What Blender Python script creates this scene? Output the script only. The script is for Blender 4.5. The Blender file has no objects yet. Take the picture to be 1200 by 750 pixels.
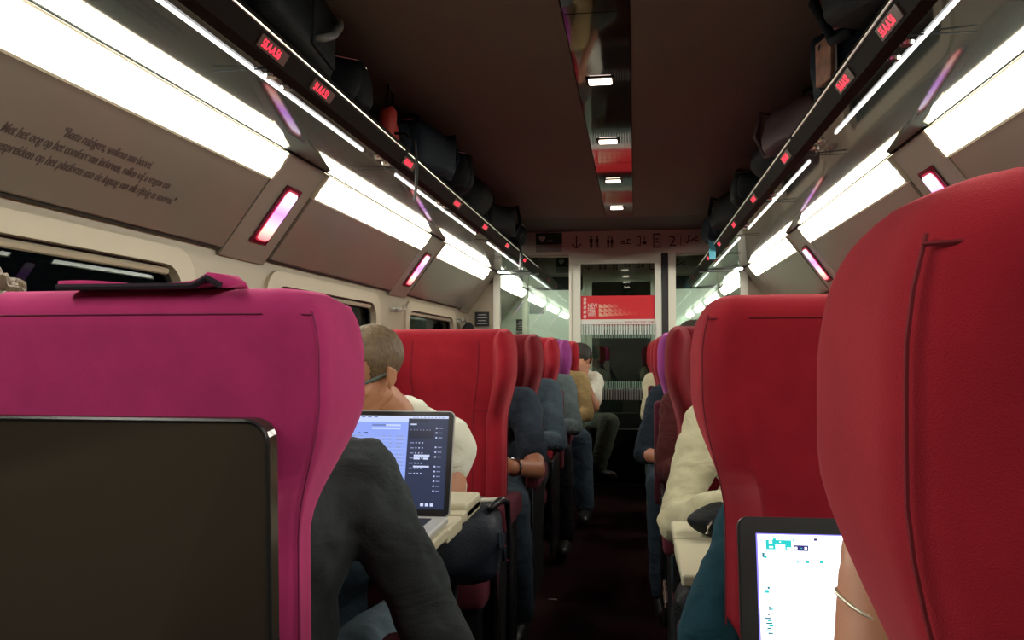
import bpy, bmesh, math, random
from mathutils import Vector, Matrix, noise
random.seed(7)
PI = math.pi
EH = 1.155          # eye height
CX = -0.15          # centre line of the coach
S = bpy.context.scene
COL = S.collection

# ------------------------------------------------------------------ camera, world, exposure
cam_d = bpy.data.cameras.new('camera'); cam_d.sensor_width = 36; cam_d.lens = 29.4
cam_d.clip_start = 0.02; cam_d.clip_end = 100
cam = bpy.data.objects.new('camera', cam_d); COL.objects.link(cam)
cam.location = (0, 0, EH)
cam.rotation_euler = (PI/2 + math.radians(2.23), 0, math.radians(8.39))
S.camera = cam
w = bpy.data.worlds.new('night'); S.world = w; w.use_nodes = True
w.node_tree.nodes['Background'].inputs[0].default_value = (0.010, 0.014, 0.018, 1)
w.node_tree.nodes['Background'].inputs[1].default_value = 1.0
S.view_settings.view_transform = 'Standard'; S.view_settings.look = 'None'
S.view_settings.gamma = 1; S.view_settings.use_curve_mapping = False
S.view_settings.exposure = 0.0
LAMP_STRENGTH = 31.0
try:
    S.cycles.use_denoising = True; S.cycles.max_bounces = 8; S.cycles.diffuse_bounces = 4
    S.cycles.glossy_bounces = 4; S.cycles.transparent_max_bounces = 12
    S.cycles.sample_clamp_indirect = 4.0
    S.cycles.caustics_reflective = False; S.cycles.caustics_refractive = False
except Exception: pass

# ------------------------------------------------------------------ materials
MATS = {}
def mat(name, col, rough=0.5, metal=0.0, sheen=0.0, emit=None, es=1.0, bump=0.0, bscale=200.0, spec=0.5, var=0.0, vscale=8.0, coat=0.0, aniso=None):
    if name in MATS: return MATS[name]
    m = bpy.data.materials.new(name); m.use_nodes = True
    nt = m.node_tree; b = nt.nodes['Principled BSDF']
    b.inputs['Base Color'].default_value = (*col, 1); b.inputs['Roughness'].default_value = rough
    b.inputs['Metallic'].default_value = metal; b.inputs['Specular IOR Level'].default_value = spec
    if sheen:
        b.inputs['Sheen Weight'].default_value = sheen; b.inputs['Sheen Roughness'].default_value = 0.45
        b.inputs['Sheen Tint'].default_value = (*[min(1, c*1.3+.12) for c in col], 1)
    if coat: b.inputs['Coat Weight'].default_value = coat
    if emit: b.inputs['Emission Color'].default_value = (*emit, 1); b.inputs['Emission Strength'].default_value = es
    tc = nt.nodes.new('ShaderNodeTexCoord')
    if bump:
        n = nt.nodes.new('ShaderNodeTexNoise'); n.inputs['Scale'].default_value = bscale; n.inputs['Detail'].default_value = 3
        nt.links.new(tc.outputs['Object'], n.inputs['Vector'])
        if aniso:
            mp = nt.nodes.new('ShaderNodeMapping'); mp.inputs['Scale'].default_value = aniso
            nt.links.new(tc.outputs['Object'], mp.inputs['Vector']); nt.links.new(mp.outputs['Vector'], n.inputs['Vector'])
        bp = nt.nodes.new('ShaderNodeBump'); bp.inputs['Strength'].default_value = bump; bp.inputs['Distance'].default_value = 0.01
        nt.links.new(n.outputs['Fac'], bp.inputs['Height']); nt.links.new(bp.outputs['Normal'], b.inputs['Normal'])
    if var:
        n = nt.nodes.new('ShaderNodeTexNoise'); n.inputs['Scale'].default_value = vscale; n.inputs['Detail'].default_value = 5
        nt.links.new(tc.outputs['Object'], n.inputs['Vector'])
        r = nt.nodes.new('ShaderNodeValToRGB')
        r.color_ramp.elements[0].position = .3; r.color_ramp.elements[1].position = .72
        r.color_ramp.elements[0].color = (*[c*(1-var) for c in col], 1)
        r.color_ramp.elements[1].color = (*[min(1, c*(1+var)) for c in col], 1)
        nt.links.new(n.outputs['Fac'], r.inputs['Fac']); nt.links.new(r.outputs['Color'], b.inputs['Base Color'])
    MATS[name] = m; return m
def emat(name, col, es):
    return mat(name, (0.02, 0.02, 0.02), 0.4, emit=col, es=es)
def glass(name, tint, gloss=0.12, rough=0.0, ior=1.5):
    if name in MATS: return MATS[name]
    m = bpy.data.materials.new(name); m.use_nodes = True; nt = m.node_tree
    for n in list(nt.nodes): nt.nodes.remove(n)
    o = nt.nodes.new('ShaderNodeOutputMaterial'); t = nt.nodes.new('ShaderNodeBsdfTransparent'); t.inputs[0].default_value = (*tint, 1)
    g = nt.nodes.new('ShaderNodeBsdfGlossy'); g.inputs['Roughness'].default_value = rough; g.inputs[0].default_value = (.9, .95, .92, 1)
    f = nt.nodes.new('ShaderNodeFresnel'); f.inputs[0].default_value = ior
    a = nt.nodes.new('ShaderNodeMath'); a.operation = 'ADD'; a.inputs[1].default_value = gloss; a.use_clamp = True
    mx = nt.nodes.new('ShaderNodeMixShader')
    nt.links.new(f.outputs[0], a.inputs[0]); nt.links.new(a.outputs[0], mx.inputs[0])
    nt.links.new(t.outputs[0], mx.inputs[1]); nt.links.new(g.outputs[0], mx.inputs[2]); nt.links.new(mx.outputs[0], o.inputs[0])
    MATS[name] = m; return m
def fabric(name, col, sheen=0.85, var=.11): return mat(name, col, .88, sheen=sheen, bump=.22, bscale=1100, spec=.10, var=var, vscale=16)
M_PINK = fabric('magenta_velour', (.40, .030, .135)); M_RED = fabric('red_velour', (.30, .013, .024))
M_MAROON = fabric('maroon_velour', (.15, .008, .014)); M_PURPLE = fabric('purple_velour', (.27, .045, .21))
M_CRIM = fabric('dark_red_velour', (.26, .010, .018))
M_DKPAD = fabric('aubergine_pad', (.085, .016, .026), .2)
M_SEAM = mat('dark_seam', (.16, .006, .014), .9); M_PSEAM = mat('magenta_seam', (.22, .016, .075), .9)
M_CARPET = mat('carpet', (.030, .010, .012), .95, bump=.6, bscale=400, var=.5, vscale=2.2, spec=.1)
M_WALL = mat('cream_wall', (.40, .345, .245), .38, var=.04, vscale=3)
M_PANEL = mat('taupe_panel', (.215, .185, .150), .20, spec=.5, var=.03, vscale=2)
M_FRAME = mat('cream_trim', (.50, .44, .32), .4)
M_DARKLINE = mat('dark_joint', (.03, .028, .025), .7)
M_CEIL = mat('brown_ceiling', (.185, .166, .140), .75, bump=.05, bscale=500, var=.08, vscale=1.2)
M_CEILD = mat('dark_bulkhead', (.11, .10, .088), .7)
M_STRIP = mat('ceiling_mirror_strip', (.045, .035, .030), .06, spec=1.0, coat=.6)
M_RACK = mat('rack_underside', (.030, .036, .033), .05, spec=.6)
M_RIM = mat('rack_rim', (.010, .007, .006), .5, spec=.03)
M_STEEL = mat('steel', (.62, .60, .56), .25, metal=1); M_CHROME = mat('chrome', (.8, .8, .8), .12, metal=1)
M_BLACK = mat('black_plastic', (.012, .012, .013), .35); M_SHELL = mat('black_gloss_shell', (.036, .029, .021), .14, spec=.55)
M_BAY = mat('bay_panel', (.66, .72, .64), .05, spec=.8)
M_DOORF = mat('door_frame', (.68, .68, .58), .35)
M_SIGN = mat('sign_panel', (.74, .67, .60), .4); M_INK = mat('maroon_ink', (.045, .018, .016), .6)
M_GLASS = glass('partition_glass', (.80, .88, .83), .02); M_WGLASS = glass('window_glass', (.25, .30, .29), .006, ior=1.08)
M_DGLASS = glass('door_glass', (.62, .70, .66), .03)
M_LAMP = emat('lamp_diffuser', (1.0, .965, .85), LAMP_STRENGTH)
M_TABLE = mat('cream_table', (.55, .51, .36), .35); M_WHITE = mat('white_print', (.72, .72, .66), .5)
M_REDP = mat('red_banner', (.62, .012, .022), .4)
M_LED = emat('red_led', (1, .02, .05), 2.6)
M_NB = mat('black_nylon', (.005, .007, .009), .6, bump=.4, bscale=300, spec=.15); M_NAVYB = mat('navy_nylon', (.010, .018, .028), .6, bump=.4, bscale=300, spec=.15)
M_REDB = mat('red_nylon', (.45, .03, .02), .6); M_GREYB = mat('grey_nylon', (.010, .013, .014), .65, bump=.3, bscale=300, spec=.15)
M_SKIN = mat('skin', (.50, .235, .135), .5, var=.08, vscale=20, bump=.05, bscale=300); M_SKIN2 = mat('skin_tan', (.46, .20, .11), .48, var=.08, vscale=20)
M_LIP = mat('lip', (.42, .13, .10), .4); M_EYE = mat('eye_white', (.7, .68, .62), .2)

# ------------------------------------------------------------------ mesh helpers
def link(name, me, m=None, parent=None, smooth=False, loc=None):
    o = bpy.data.objects.new(name, me); COL.objects.link(o)
    if m is not None and len(me.materials) == 0: me.materials.append(m)
    if smooth:
        for p in me.polygons: p.use_smooth = True
    if parent: o.parent = parent
    if loc is not None: o.location = loc
    return o
def obj(name, bm, m, parent=None, smooth=False, loc=None):
    me = bpy.data.meshes.new(name); bmesh.ops.recalc_face_normals(bm, faces=bm.faces[:]); bm.to_mesh(me); bm.free()
    return link(name, me, m, parent, smooth, loc)
def tag(o, label=None, cat=None, group=None, kind=None):
    if label: o['label'] = label
    if cat: o['category'] = cat
    if group: o['group'] = group
    if kind: o['kind'] = kind
    return o
def thing(name, label, cat, loc=(0, 0, 0), rz=0, group=None):
    o = bpy.data.objects.new(name, None); COL.objects.link(o); o.location = loc; o.rotation_euler = (0, 0, rz)
    o.empty_display_size = .1
    return tag(o, label, cat, group)
def struct(o): o['kind'] = 'structure'; return o
def box(bm, x0, x1, y0, y1, z0, z1, mi=0):
    v = [bm.verts.new(p) for p in ((x0,y0,z0),(x1,y0,z0),(x1,y1,z0),(x0,y1,z0),(x0,y0,z1),(x1,y0,z1),(x1,y1,z1),(x0,y1,z1))]
    for f in ((0,3,2,1),(4,5,6,7),(0,1,5,4),(1,2,6,5),(2,3,7,6),(3,0,4,7)):
        fc = bm.faces.new([v[i] for i in f]); fc.material_index = mi
    return v
def rbox(x0, x1, y0, y1, z0, z1, r=.01, seg=3):
    bm = bmesh.new(); box(bm, x0, x1, y0, y1, z0, z1)
    bmesh.ops.bevel(bm, geom=bm.edges[:], offset=r, segments=seg, profile=.5, affect='EDGES', clamp_overlap=True)
    return bm
def cloth_nodes(m, s=.38):
    nt = m.node_tree; tc = nt.nodes.new('ShaderNodeTexCoord'); n = nt.nodes.new('ShaderNodeTexNoise'); n.inputs['Scale'].default_value = 6.5; n.inputs['Distortion'].default_value = 1.6; n.inputs['Detail'].default_value = 2
    mp = nt.nodes.new('ShaderNodeMapping'); mp.inputs['Scale'].default_value = (1, 1, 1.9); mp.inputs['Rotation'].default_value = (.3, .4, 0)
    bp = nt.nodes.new('ShaderNodeBump'); bp.inputs['Strength'].default_value = s; bp.inputs['Distance'].default_value = .035; b = nt.nodes['Principled BSDF']
    nt.links.new(tc.outputs['Object'], mp.inputs[0]); nt.links.new(mp.outputs[0], n.inputs['Vector']); nt.links.new(n.outputs['Fac'], bp.inputs['Height'])
    old = [l for l in nt.links if l.to_socket == b.inputs['Normal']]
    if old: nt.links.new(old[0].from_socket, bp.inputs['Normal'])
    nt.links.new(bp.outputs['Normal'], b.inputs['Normal']); return m
def boxbm(*a):
    bm = bmesh.new(); box(bm, *a); return bm
def frames(pts):
    out = []; up = Vector((0, 0, 1))
    for i, p in enumerate(pts):
        t = (pts[min(i+1, len(pts)-1)] - pts[max(i-1, 0)])
        if t.length < 1e-9: t = Vector((0,0,1))
        t.normalize(); a = up if abs(t.dot(up)) < .95 else Vector((1, 0, 0))
        n = t.cross(a).normalized(); out.append((n, t.cross(n).normalized()))
    return out
def tube(bm, pts, r, seg=8, closed=False):
    pts = [Vector(p) for p in pts]; fr = frames(pts); rings = []
    for i, p in enumerate(pts):
        rr = r[i] if isinstance(r, (list, tuple)) else r
        rings.append([bm.verts.new(p + (fr[i][0]*math.cos(2*PI*k/seg) + fr[i][1]*math.sin(2*PI*k/seg))*rr) for k in range(seg)])
    for a, b in zip(rings, rings[1:]):
        for k in range(seg): bm.faces.new((a[k], a[(k+1) % seg], b[(k+1) % seg], b[k]))
    if closed:
        a, b = rings[-1], rings[0]
        for k in range(seg): bm.faces.new((a[k], a[(k+1) % seg], b[(k+1) % seg], b[k]))
    else:
        bm.faces.new(rings[0][::-1]); bm.faces.new(rings[-1])
def tubebm(pts, r, seg=8, closed=False):
    bm = bmesh.new(); tube(bm, pts, r, seg, closed); return bm
def extrude_profile(bm, prof, y0, y1, close=True, mi=0):   # prof list of (x,z)
    a = [bm.verts.new((x, y0, z)) for x, z in prof]; b = [bm.verts.new((x, y1, z)) for x, z in prof]
    n = len(prof)
    for i in range(n if close else n-1):
        f = bm.faces.new((a[i], a[(i+1) % n], b[(i+1) % n], b[i])); f.material_index = mi
    if close: bm.faces.new(a); bm.faces.new(b[::-1])
def rrect(w, h, r, n=6):      # rounded rectangle outline, centred
    out = []
    for cx, cy, a0 in ((w/2-r, h/2-r, 0), (-w/2+r, h/2-r, 90), (-w/2+r, -h/2+r, 180), (w/2-r, -h/2+r, 270)):
        for k in range(n+1):
            a = math.radians(a0 + 90*k/n); out.append((cx + r*math.cos(a), cy + r*math.sin(a)))
    return out
def plate(bm, M, w, h, t, r, mi=0, n=6):   # rounded plate in the local xy plane of M, thickness t along +z
    o = rrect(w, h, r, n); a = [bm.verts.new(M @ Vector((x, y, 0))) for x, y in o]; b = [bm.verts.new(M @ Vector((x, y, t))) for x, y in o]
    k = len(o)
    for i in range(k):
        f = bm.faces.new((a[i], a[(i+1) % k], b[(i+1) % k], b[i])); f.material_index = mi
    f = bm.faces.new(a[::-1]); f.material_index = mi; f = bm.faces.new(b); f.material_index = mi
def ring_plate(bm, M, w, h, r, wi, hi, ri, t, n=6):
    oo, ii = rrect(w, h, r, n), rrect(wi, hi, ri, n); k = len(oo)
    V = lambda o, z: [bm.verts.new(M @ Vector((x, y, z))) for x, y in o]
    a, b, c, d = V(oo, 0), V(oo, t), V(ii, t), V(ii, 0)
    for i in range(k):
        j = (i+1) % k
        for p, q in ((a, b), (b, c), (c, d), (d, a)): bm.faces.new((p[i], p[j], q[j], q[i]))
def basis(o, x, y):
    x = Vector(x).normalized(); y = Vector(y); y = (y - x*y.dot(x)).normalized(); z = x.cross(y)
    return Matrix(((x.x, y.x, z.x, o[0]), (x.y, y.y, z.y, o[1]), (x.z, y.z, z.z, o[2]), (0, 0, 0, 1)))
def text(name, s, size, m, M, parent=None, shear=0, ext=.0004, align='LEFT', sx=1.0, bold=0.0):
    c = bpy.data.curves.new(name, 'FONT'); c.body = s; c.size = size; c.shear = shear; c.extrude = ext; c.align_x = align
    c.offset = bold; c.resolution_u = 3
    t = bpy.data.objects.new(name, c); COL.objects.link(t)
    me = bpy.data.meshes.new_from_object(t.evaluated_get(bpy.context.evaluated_depsgraph_get()))
    bpy.data.objects.remove(t); bpy.data.curves.remove(c)
    me.transform(M @ Matrix.Diagonal((sx, 1, 1, 1))); me.materials.clear()
    return link(name, me, m, parent)
def copy_tree(o, parent=None):
    c = o.copy(); COL.objects.link(c); c.parent = parent
    for ch in o.children: copy_tree(ch, c)
    return c
# ------------------------------------------------------------------ the coach shell
YA, Y1, Y2 = -1.6, 7.4, 9.35       # behind the camera, glazed partition, bay end wall
CEZ = EH + 1.05
def sx(s, off): return CX + s*off   # s=-1 left, +1 right
# floor
bm = boxbm(CX-1.5, CX+1.5, YA, Y1, -.05, 0); struct(obj('floor', bm, M_CARPET))
bm = boxbm(CX-1.5, CX+1.5, Y1, Y2+.1, -.05, -.004); struct(obj('floor_bay', bm, mat('bay_floor', (.02,.02,.022), .35)))
bm = boxbm(sx(-1,.43), sx(1,.41), Y1-.06, Y1+.05, 0, .012); struct(obj('trim_threshold', bm, mat('threshold', (.09,.085,.08), .4, metal=.3)))
# ceiling: flat panels either side of the mirror strip, then down to the side wall
SL, SR = -.217, -.013
bm = bmesh.new(); box(bm, CX-.92, SL-.004, YA, 6.5, CEZ, CEZ+.03); box(bm, SR+.004, CX+.92, YA, 6.5, CEZ, CEZ+.03)
struct(obj('ceiling', bm, M_CEIL))
bm = boxbm(CX-1.4, CX+1.4, 6.5, Y2+.1, CEZ+.02, CEZ+.05); struct(obj('ceiling_bulkhead', bm, M_CEILD))
bm = boxbm(SL-.004, SR+.004, YA, 6.5, CEZ+.02, CEZ+.03); struct(obj('ceiling_recess', bm, M_DARKLINE))
for i, (a, b) in enumerate(((YA, .55), (.556, 2.55), (2.556, 4.62), (4.626, 6.49))):
    bm = boxbm(SL, SR, a, b, CEZ-.001, CEZ+.012); struct(obj('ceiling_strip', bm, M_STRIP))
for s, side in ((-1, 'left'), (1, 'right')):
    bm = bmesh.new()
    prof = [(sx(s, .92), CEZ), (sx(s, 1.06), CEZ-.03), (sx(s, 1.16), CEZ-.11), (sx(s, 1.21), CEZ-.28), (sx(s,1.26), CEZ-.28), (sx(s, 1.22), CEZ-.08), (sx(s, 1.1), CEZ+.02), (sx(s, .92), CEZ+.03)]
    extrude_profile(bm, prof, YA, Y2); struct(obj('ceiling_cove_'+side, bm, M_CEILD, smooth=False))
# end wall behind the camera
bm = boxbm(CX-1.6, CX+1.6, YA-.1, YA, -.05, CEZ+.05); struct(obj('wall_rear', bm, mat('rear_wall', (.2,.19,.16), .5)))

PER = 2.10; MOD0 = 3.19       # module starts: MOD0 + k*PER, lamp length 1.73
Zg, Zl, Zp = EH+.723, EH+.633, EH+.378      # groove, lower lamp edge, panel foot
Og, Ol, Op, Ow = 1.084, 1.150, 1.335, 1.350
ZT, ZB = EH+.300, .80                       # window opening
mods = [(MOD0+k*PER, MOD0+k*PER+1.73) for k in (-2, -1, 0, 1, 2)]
def slope(s, t, out=0.0):      # point on the inclined surface, t 0 at foot 1 at groove; out>0 towards the aisle
    x = Op + (Og-Op)*t - .808*out; z = Zp + (Zg-Zp)*t - .588*out
    return sx(s, x), z
tl = (Zl-Zp)/(Zg-Zp)
wn = 0
for s, side in ((-1, 'left'), (1, 'right')):
    # wall: a shell with real openings for the windows
    bm = bmesh.new()
    xo, xi = sx(s, Ow+.10), sx(s, Ow)
    def wb(y0, y1, z0, z1): box(bm, min(xo,xi), max(xo,xi), y0, y1, z0, z1)
    wb(YA, Y2, -.05, ZB); wb(YA, Y2, ZT, Zp+.005)
    ops = []
    for a, b in mods:
        if a > 6.9: continue
        ops.append((max(a+.10, YA+.1), b-.22))
    ops.append((99, 99)); y = YA
    for a, b in ops:
        wb(y, min(a, Y2), ZB, ZT); y = b
        if a > 50: break
    # inclined backing
    p = [slope(s, 0), slope(s, 1.0), slope(s, 1.0, -.05), slope(s, 0, -.05)]
    extrude_profile(bm, p, YA, Y2)
    W = struct(obj('wall_'+side, bm, M_WALL))
    # pillars (taupe inclined band between the panels) and panels under the lamps
    for i, (a, b) in enumerate(mods):
        y0, y1 = max(a, YA), min(b, Y2)
        pb = bmesh.new(); p = [slope(s, .02, .004), slope(s, tl, .004), slope(s, tl, .016), slope(s, .02, .016)]
        extrude_profile(pb, p, y0+.012, y1-.012); bmesh.ops.bevel(pb, geom=[e for e in pb.edges if e.calc_length() < .5 or True], offset=.004, segments=2, affect='EDGES')
        pn = obj('panel', pb, M_PANEL, W)
        jb = bmesh.new(); p = [slope(s, -.01, .001), slope(s, tl, .001), slope(s, tl, .005), slope(s, -.01, .005)]
        extrude_profile(jb, p, y0-.002, y1+.002); obj('joint', jb, M_DARKLINE, W)
        pb = bmesh.new(); p = [slope(s, -.05, .002), slope(s, 1, .002), slope(s, 1, .012), slope(s, -.05, .012)]
        if b < Y2-.2: extrude_profile(pb, p, b+.004, min(b+PER-1.73-.004, Y2)); obj('pillar', pb, mat('pillar_taupe', (.27,.24,.195), .28), W)
        # lamp
    side_lb = 'left' if s < 0 else 'right'
    # windows
    for (a, b) in ops[:-1]:
        wn += 1
        yc, hh, zc = (a+b)/2, ZT-ZB, (ZT+ZB)/2
        M = basis((sx(s, Ow+.001), yc, zc), (0, -s, 0) if s > 0 else (0, 1, 0), (0, 0, 1))
        wnd = bpy.data.objects.new('window_%d' % wn, None); COL.objects.link(wnd); struct(wnd)
        fb = bmesh.new()
        Mi = basis((sx(s, Ow-.014), yc, zc), (0, 1, 0), (0, 0, 1))
        if s < 0: Mi = Mi  # z axis = +x for (y,z) basis
        t = -.05 if s < 0 else .05
        ring_plate(fb, Mi, b-a+.14, hh+.09, .12, b-a-.03, hh-.03, .10, t); obj('frame', fb, M_FRAME, wnd, smooth=False)
        gb = bmesh.new(); Mr = basis((sx(s, Ow+.02), yc, zc), (0, 1, 0), (0, 0, 1)); ring_plate(gb, Mr, b-a+.02, hh+.02, .02, b-a-.07, hh-.07, .08, .01 if s > 0 else -.01)
        obj('gasket', gb, M_BLACK, wnd)
        gb = bmesh.new(); x = sx(s, Ow+.04); box(gb, x, x+.006, a-.01, b+.01, ZB-.01, ZT+.01); obj('pane', gb, M_WGLASS, wnd)
        # roller blind cassette at the head
        bb = tubebm([(sx(s, Ow+.01), a+.08, ZT-.035), (sx(s, Ow+.01), b-.08, ZT-.035)], .012, 8); obj('blind', bb, M_FRAME, wnd)
# outside: dark trackside embankment seen through the glass
for s, side in ((-1,'left'),(1,'right')):
    bm = boxbm(*sorted((sx(s,3.2), sx(s,3.4))), -4, 14, -1.2, 1.35); struct(obj('trackside_bank', bm, mat('night_bank', (.10,.14,.12), .9, var=.6, vscale=3)))

# ---- wall lamps
names = ['wall light over the two seats nearest the camera', 'bright wall light above the printed wall text', 'wall light second along, past the first glowing pillar lamp', 'wall light third along, beside the glass partition', 'wall light beyond the glass partition']
def wall_lamp(s, i, a, b):
    lab = ['behind the camera', 'nearest the camera', 'between the two pink pillar lamps', 'past the second pink lamp, before the glass', 'seen through the glass partition'][i]
    t = thing('wall_light', ('long white wall light on the %s side, ' % ('left' if s < 0 else 'right')) + lab, 'light', (sx(s, 1.12), (a+b)/2, Zl), 0, 'long wall lights under the racks')
    ox, oy, oz = t.location
    def P(tt, out): x, z = slope(s, tt, out); return (x-ox, z-oz)
    bm = bmesh.new()
    prof = [P(tl+.01, .004)]
    for k in range(9):
        u = k/8; prof.append(P(tl+.012 + (0.970-tl)*u, .010 + .018*math.sin(PI*u)))
    prof.append(P(.984, .003))
    extrude_profile(bm, prof, a+.02-oy, b-.02-oy); obj('diffuser', bm, M_LAMP, t)
    for (q0, q1) in ((a, a+.018), (b-.018, b)):
        bm = bmesh.new(); extrude_profile(bm, [P(tl, .003), P(tl, .024), P(1, .026), P(1, .003)], q0-oy, q1-oy); obj('end_cap', bm, M_FRAME, t)
    bm = bmesh.new(); extrude_profile(bm, [P(tl-.012, .003), P(tl-.012, .018), P(tl+.006, .018), P(tl+.006, .003)], a-oy, b-oy); obj('lower_rail', bm, M_FRAME, t)
    bm = bmesh.new(); extrude_profile(bm, [P(.987, .003), P(.987, .008), P(.9995, .008), P(.9995, .003)], a-oy, b-oy); obj('upper_rail', bm, M_FRAME, t)
for s in (-1, 1):
    for i, (a, b) in enumerate(mods): wall_lamp(s, i, max(a, YA+.05), min(b, Y2-.03))

# ---- pink pillar lamps (light fades white - violet - rose)
def grad_mat():
    m = bpy.data.materials.new('pillar_lamp_glow'); m.use_nodes = True; nt = m.node_tree; b = nt.nodes['Principled BSDF']
    tc = nt.nodes.new('ShaderNodeTexCoord'); sp = nt.nodes.new('ShaderNodeSeparateXYZ'); r = nt.nodes.new('ShaderNodeValToRGB')
    mr = nt.nodes.new('ShaderNodeMapRange'); mr.inputs['From Min'].default_value = -.1; mr.inputs['From Max'].default_value = .1
    nt.links.new(tc.outputs['Object'], sp.inputs[0]); nt.links.new(sp.outputs['Z'], mr.inputs[0]); nt.links.new(mr.outputs[0], r.inputs[0])
    cr = r.color_ramp; cr.elements[0].color = (1, .22, .22, 1); cr.elements[0].position = .04
    for p, c in ((.22, (1, .60, .48, 1)), (.52, (.72, .25, 1, 1)), (.8, (.95, .7, 1, 1))):
        e = cr.elements.new(p); e.color = c
    cr.elements[-1].color = (1, .97, 1, 1)
    nt.links.new(r.outputs[0], b.inputs['Emission Color']); b.inputs['Emission Strength'].default_value = 1.9
    b.inputs['Base Color'].default_value = (.1, .02, .05, 1); return m
M_GLOW = grad_mat(); M_RFRAME = mat('dark_red_frame', (.10, .008, .02), .2)
def pillar_lamp(s, yc, lab):
    x, z = slope(s, .45, .014)
    t = thing('pillar_lamp', lab, 'lamp', (x, yc, z), 0, 'pink pillar lamps')
    ux = Vector((sx(s, Og)-sx(s, Op), 0, Zg-Zp)).normalized()
    xd = Vector((0, 1, 0)) if s < 0 else Vector((0, -1, 0))
    nrm = xd.cross(ux)
    bm = bmesh.new(); plate(bm, basis((0,0,0), xd, ux), .135, .255, .006, .004); obj('frame', bm, M_RFRAME, t)
    bm = bmesh.new(); plate(bm, basis(nrm*.006, xd, ux), .092, .215, .008, .020); obj('glowing_lens', bm, M_GLOW, t)
    bm = bmesh.new(); ring_plate(bm, basis(nrm*.006, xd, ux), .106, .23, .026, .096, .219, .022, .004); obj('bezel', bm, emat('rose_rim', (1,.02,.08), .5), t)
for s, sd in ((-1, 'left'), (1, 'right')):
    pillar_lamp(s, 3.02, 'pink glowing lamp on the %s wall pillar nearest the camera' % sd)
    pillar_lamp(s, 5.12, 'pink glowing lamp on the %s wall pillar further down the coach' % sd)
    pillar_lamp(s, .92, 'pink glowing lamp on the %s wall pillar beside the front row' % sd)

# ---- wall text
t0 = bpy.data.objects['wall_left']
ux = Vector((sx(-1, Og)-sx(-1, Op), 0, Zg-Zp)).normalized()
def wtext(s_, y0, y1, tt):
    x, z = slope(-1, tt, .0168); M = basis((x, y0, z), (0, 1, 0), ux)
    o = text('wall_text', s_, .037, mat('text_brown', (.075, .052, .044), .6), Matrix.Identity(4), t0, shear=.22, bold=.0006)
    wd = max(v.co.x for v in o.data.vertices); o.data.transform(M @ Matrix.Diagonal(((y1-y0)/wd, 1, 1, 1)))
for q_ in (('\u201cBeste reizigers, welkom aan boord.', 1.806, 2.180, .442), ('Met het oog op het comfort van iedereen, willen wij u vragen om', 1.641, 2.313, .350), ('gesprekken op het platform aan de ingang van elk rijtuig te voeren.\u201d', 1.649, 2.384, .252)): wtext(*q_)

# ---- luggage racks
GAPS = [(a, b) for a, b in mods]
def rack(s, side):
    t = thing('luggage_rack', 'long dark overhead luggage rack with bright edge strip along the %s wall' % side, 'luggage rack', (sx(s, .95), 0, EH+.72), 0)
    ox, oy, oz = t.location
    def Q(off, z): return (sx(s, off)-ox, EH+z-oz)
    bm = bmesh.new(); extrude_profile(bm, [Q(1.092, .7225), Q(.80, .712), Q(.735, .708), Q(.735, .735), Q(1.088, .752)], YA+.02, Y2-.01); obj('shelf', bm, M_RACK, t)
    bm = bmesh.new(); extrude_profile(bm, [Q(.752, .703), Q(.722, .708), Q(.700, .742), Q(.696, .768), Q(.704, .778), Q(.73, .778), Q(.748, .735)], YA+.02, Y2-.01); obj('rim', bm, M_RIM, t)
    bm = bmesh.new(); x, z = Q(.697, .755)
    for a, b in ((YA+.1, 3.0), (3.05, 5.1), (5.15, Y1-.05)): tube(bm, [(x, a, z), (x, b, z)], .003, 8)
    obj('silver_line', bm, mat('polished_edge_glow', (.9,.86,.7), .2, metal=1, emit=(1,.95,.7), es=.25), t)  # metal edge with weak emission that paints its shine
    x, z = Q(.794, .7085)
    for a, b in mods:
        bm = boxbm(x-.0035, x+.0035, max(a+.02, YA+.1), min(b-.02, Y2-.05), z-.003, z+.003); obj('light_strip', bm, emat('edge_strip', (1, 1, .96), 2.2), t)  # thin white emissive line on the underside, one length per module
    for yy in (1.95, 3.1, 4.05, 5.2, 6.15, 7.3):
        bm = bmesh.new(); box(bm, *sorted((Q(.745, 0)[0], Q(.90, 0)[0])), yy-.001, yy+.001, .7065+EH-oz, .710+EH-oz); obj('joint', bm, M_GREYB, t)
    for yy in (2.05, 2.95, 3.9, 4.8, 5.75, 6.6):
        for d in (-.05, .05):
            bm = bmesh.new(); x, z = Q(.768, .707); 
            bmesh.ops.create_cone(bm, cap_ends=True, segments=16, radius1=.014, radius2=.018, depth=.01, matrix=Matrix.Translation((x, yy+d, z)))
            obj('reading_lamp', bm, M_CHROME, t, smooth=False)
    # seat number displays in the rim
    ys = (1.88, 2.2, 3.1, 3.98, 4.75, 5.6, 6.5) if s < 0 else (1.92, 2.32, 3.2, 4.05, 4.85, 5.7, 6.55)
    p0, p1 = Vector((Q(.722, .708)[0], 0, Q(.722, .708)[1])), Vector((Q(.700, .742)[0], 0, Q(.700, .742)[1]))
    up = (p1-p0).normalized(); xd = Vector((0, 1, 0)) if s < 0 else Vector((0, -1, 0)); n = xd.cross(up)
    txt = ['55.A.A.56', '51.A.A.52', '45.A.A.46', '41.A.A.42', '35.A.A.36', '31.A.A.32', '25.A.A.26']
    for i, yy in enumerate(ys):
        c = (p0+p1)/2 + Vector((0, yy, 0))
        bm = bmesh.new(); plate(bm, basis(c + n*.0005 + up*.003, xd, up), .15, .032, .003, .003); d = obj('seat_display', bm, mat('display_lens', (.12,.085,.075), .2), t)
        text('digits', txt[i], .029, M_LED, basis(c + n*.0042 - up*.007 - xd*.060, xd, up), d, sx=.84, bold=.0002)
    return t
rack(-1, 'left'); rack(1, 'right')

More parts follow.
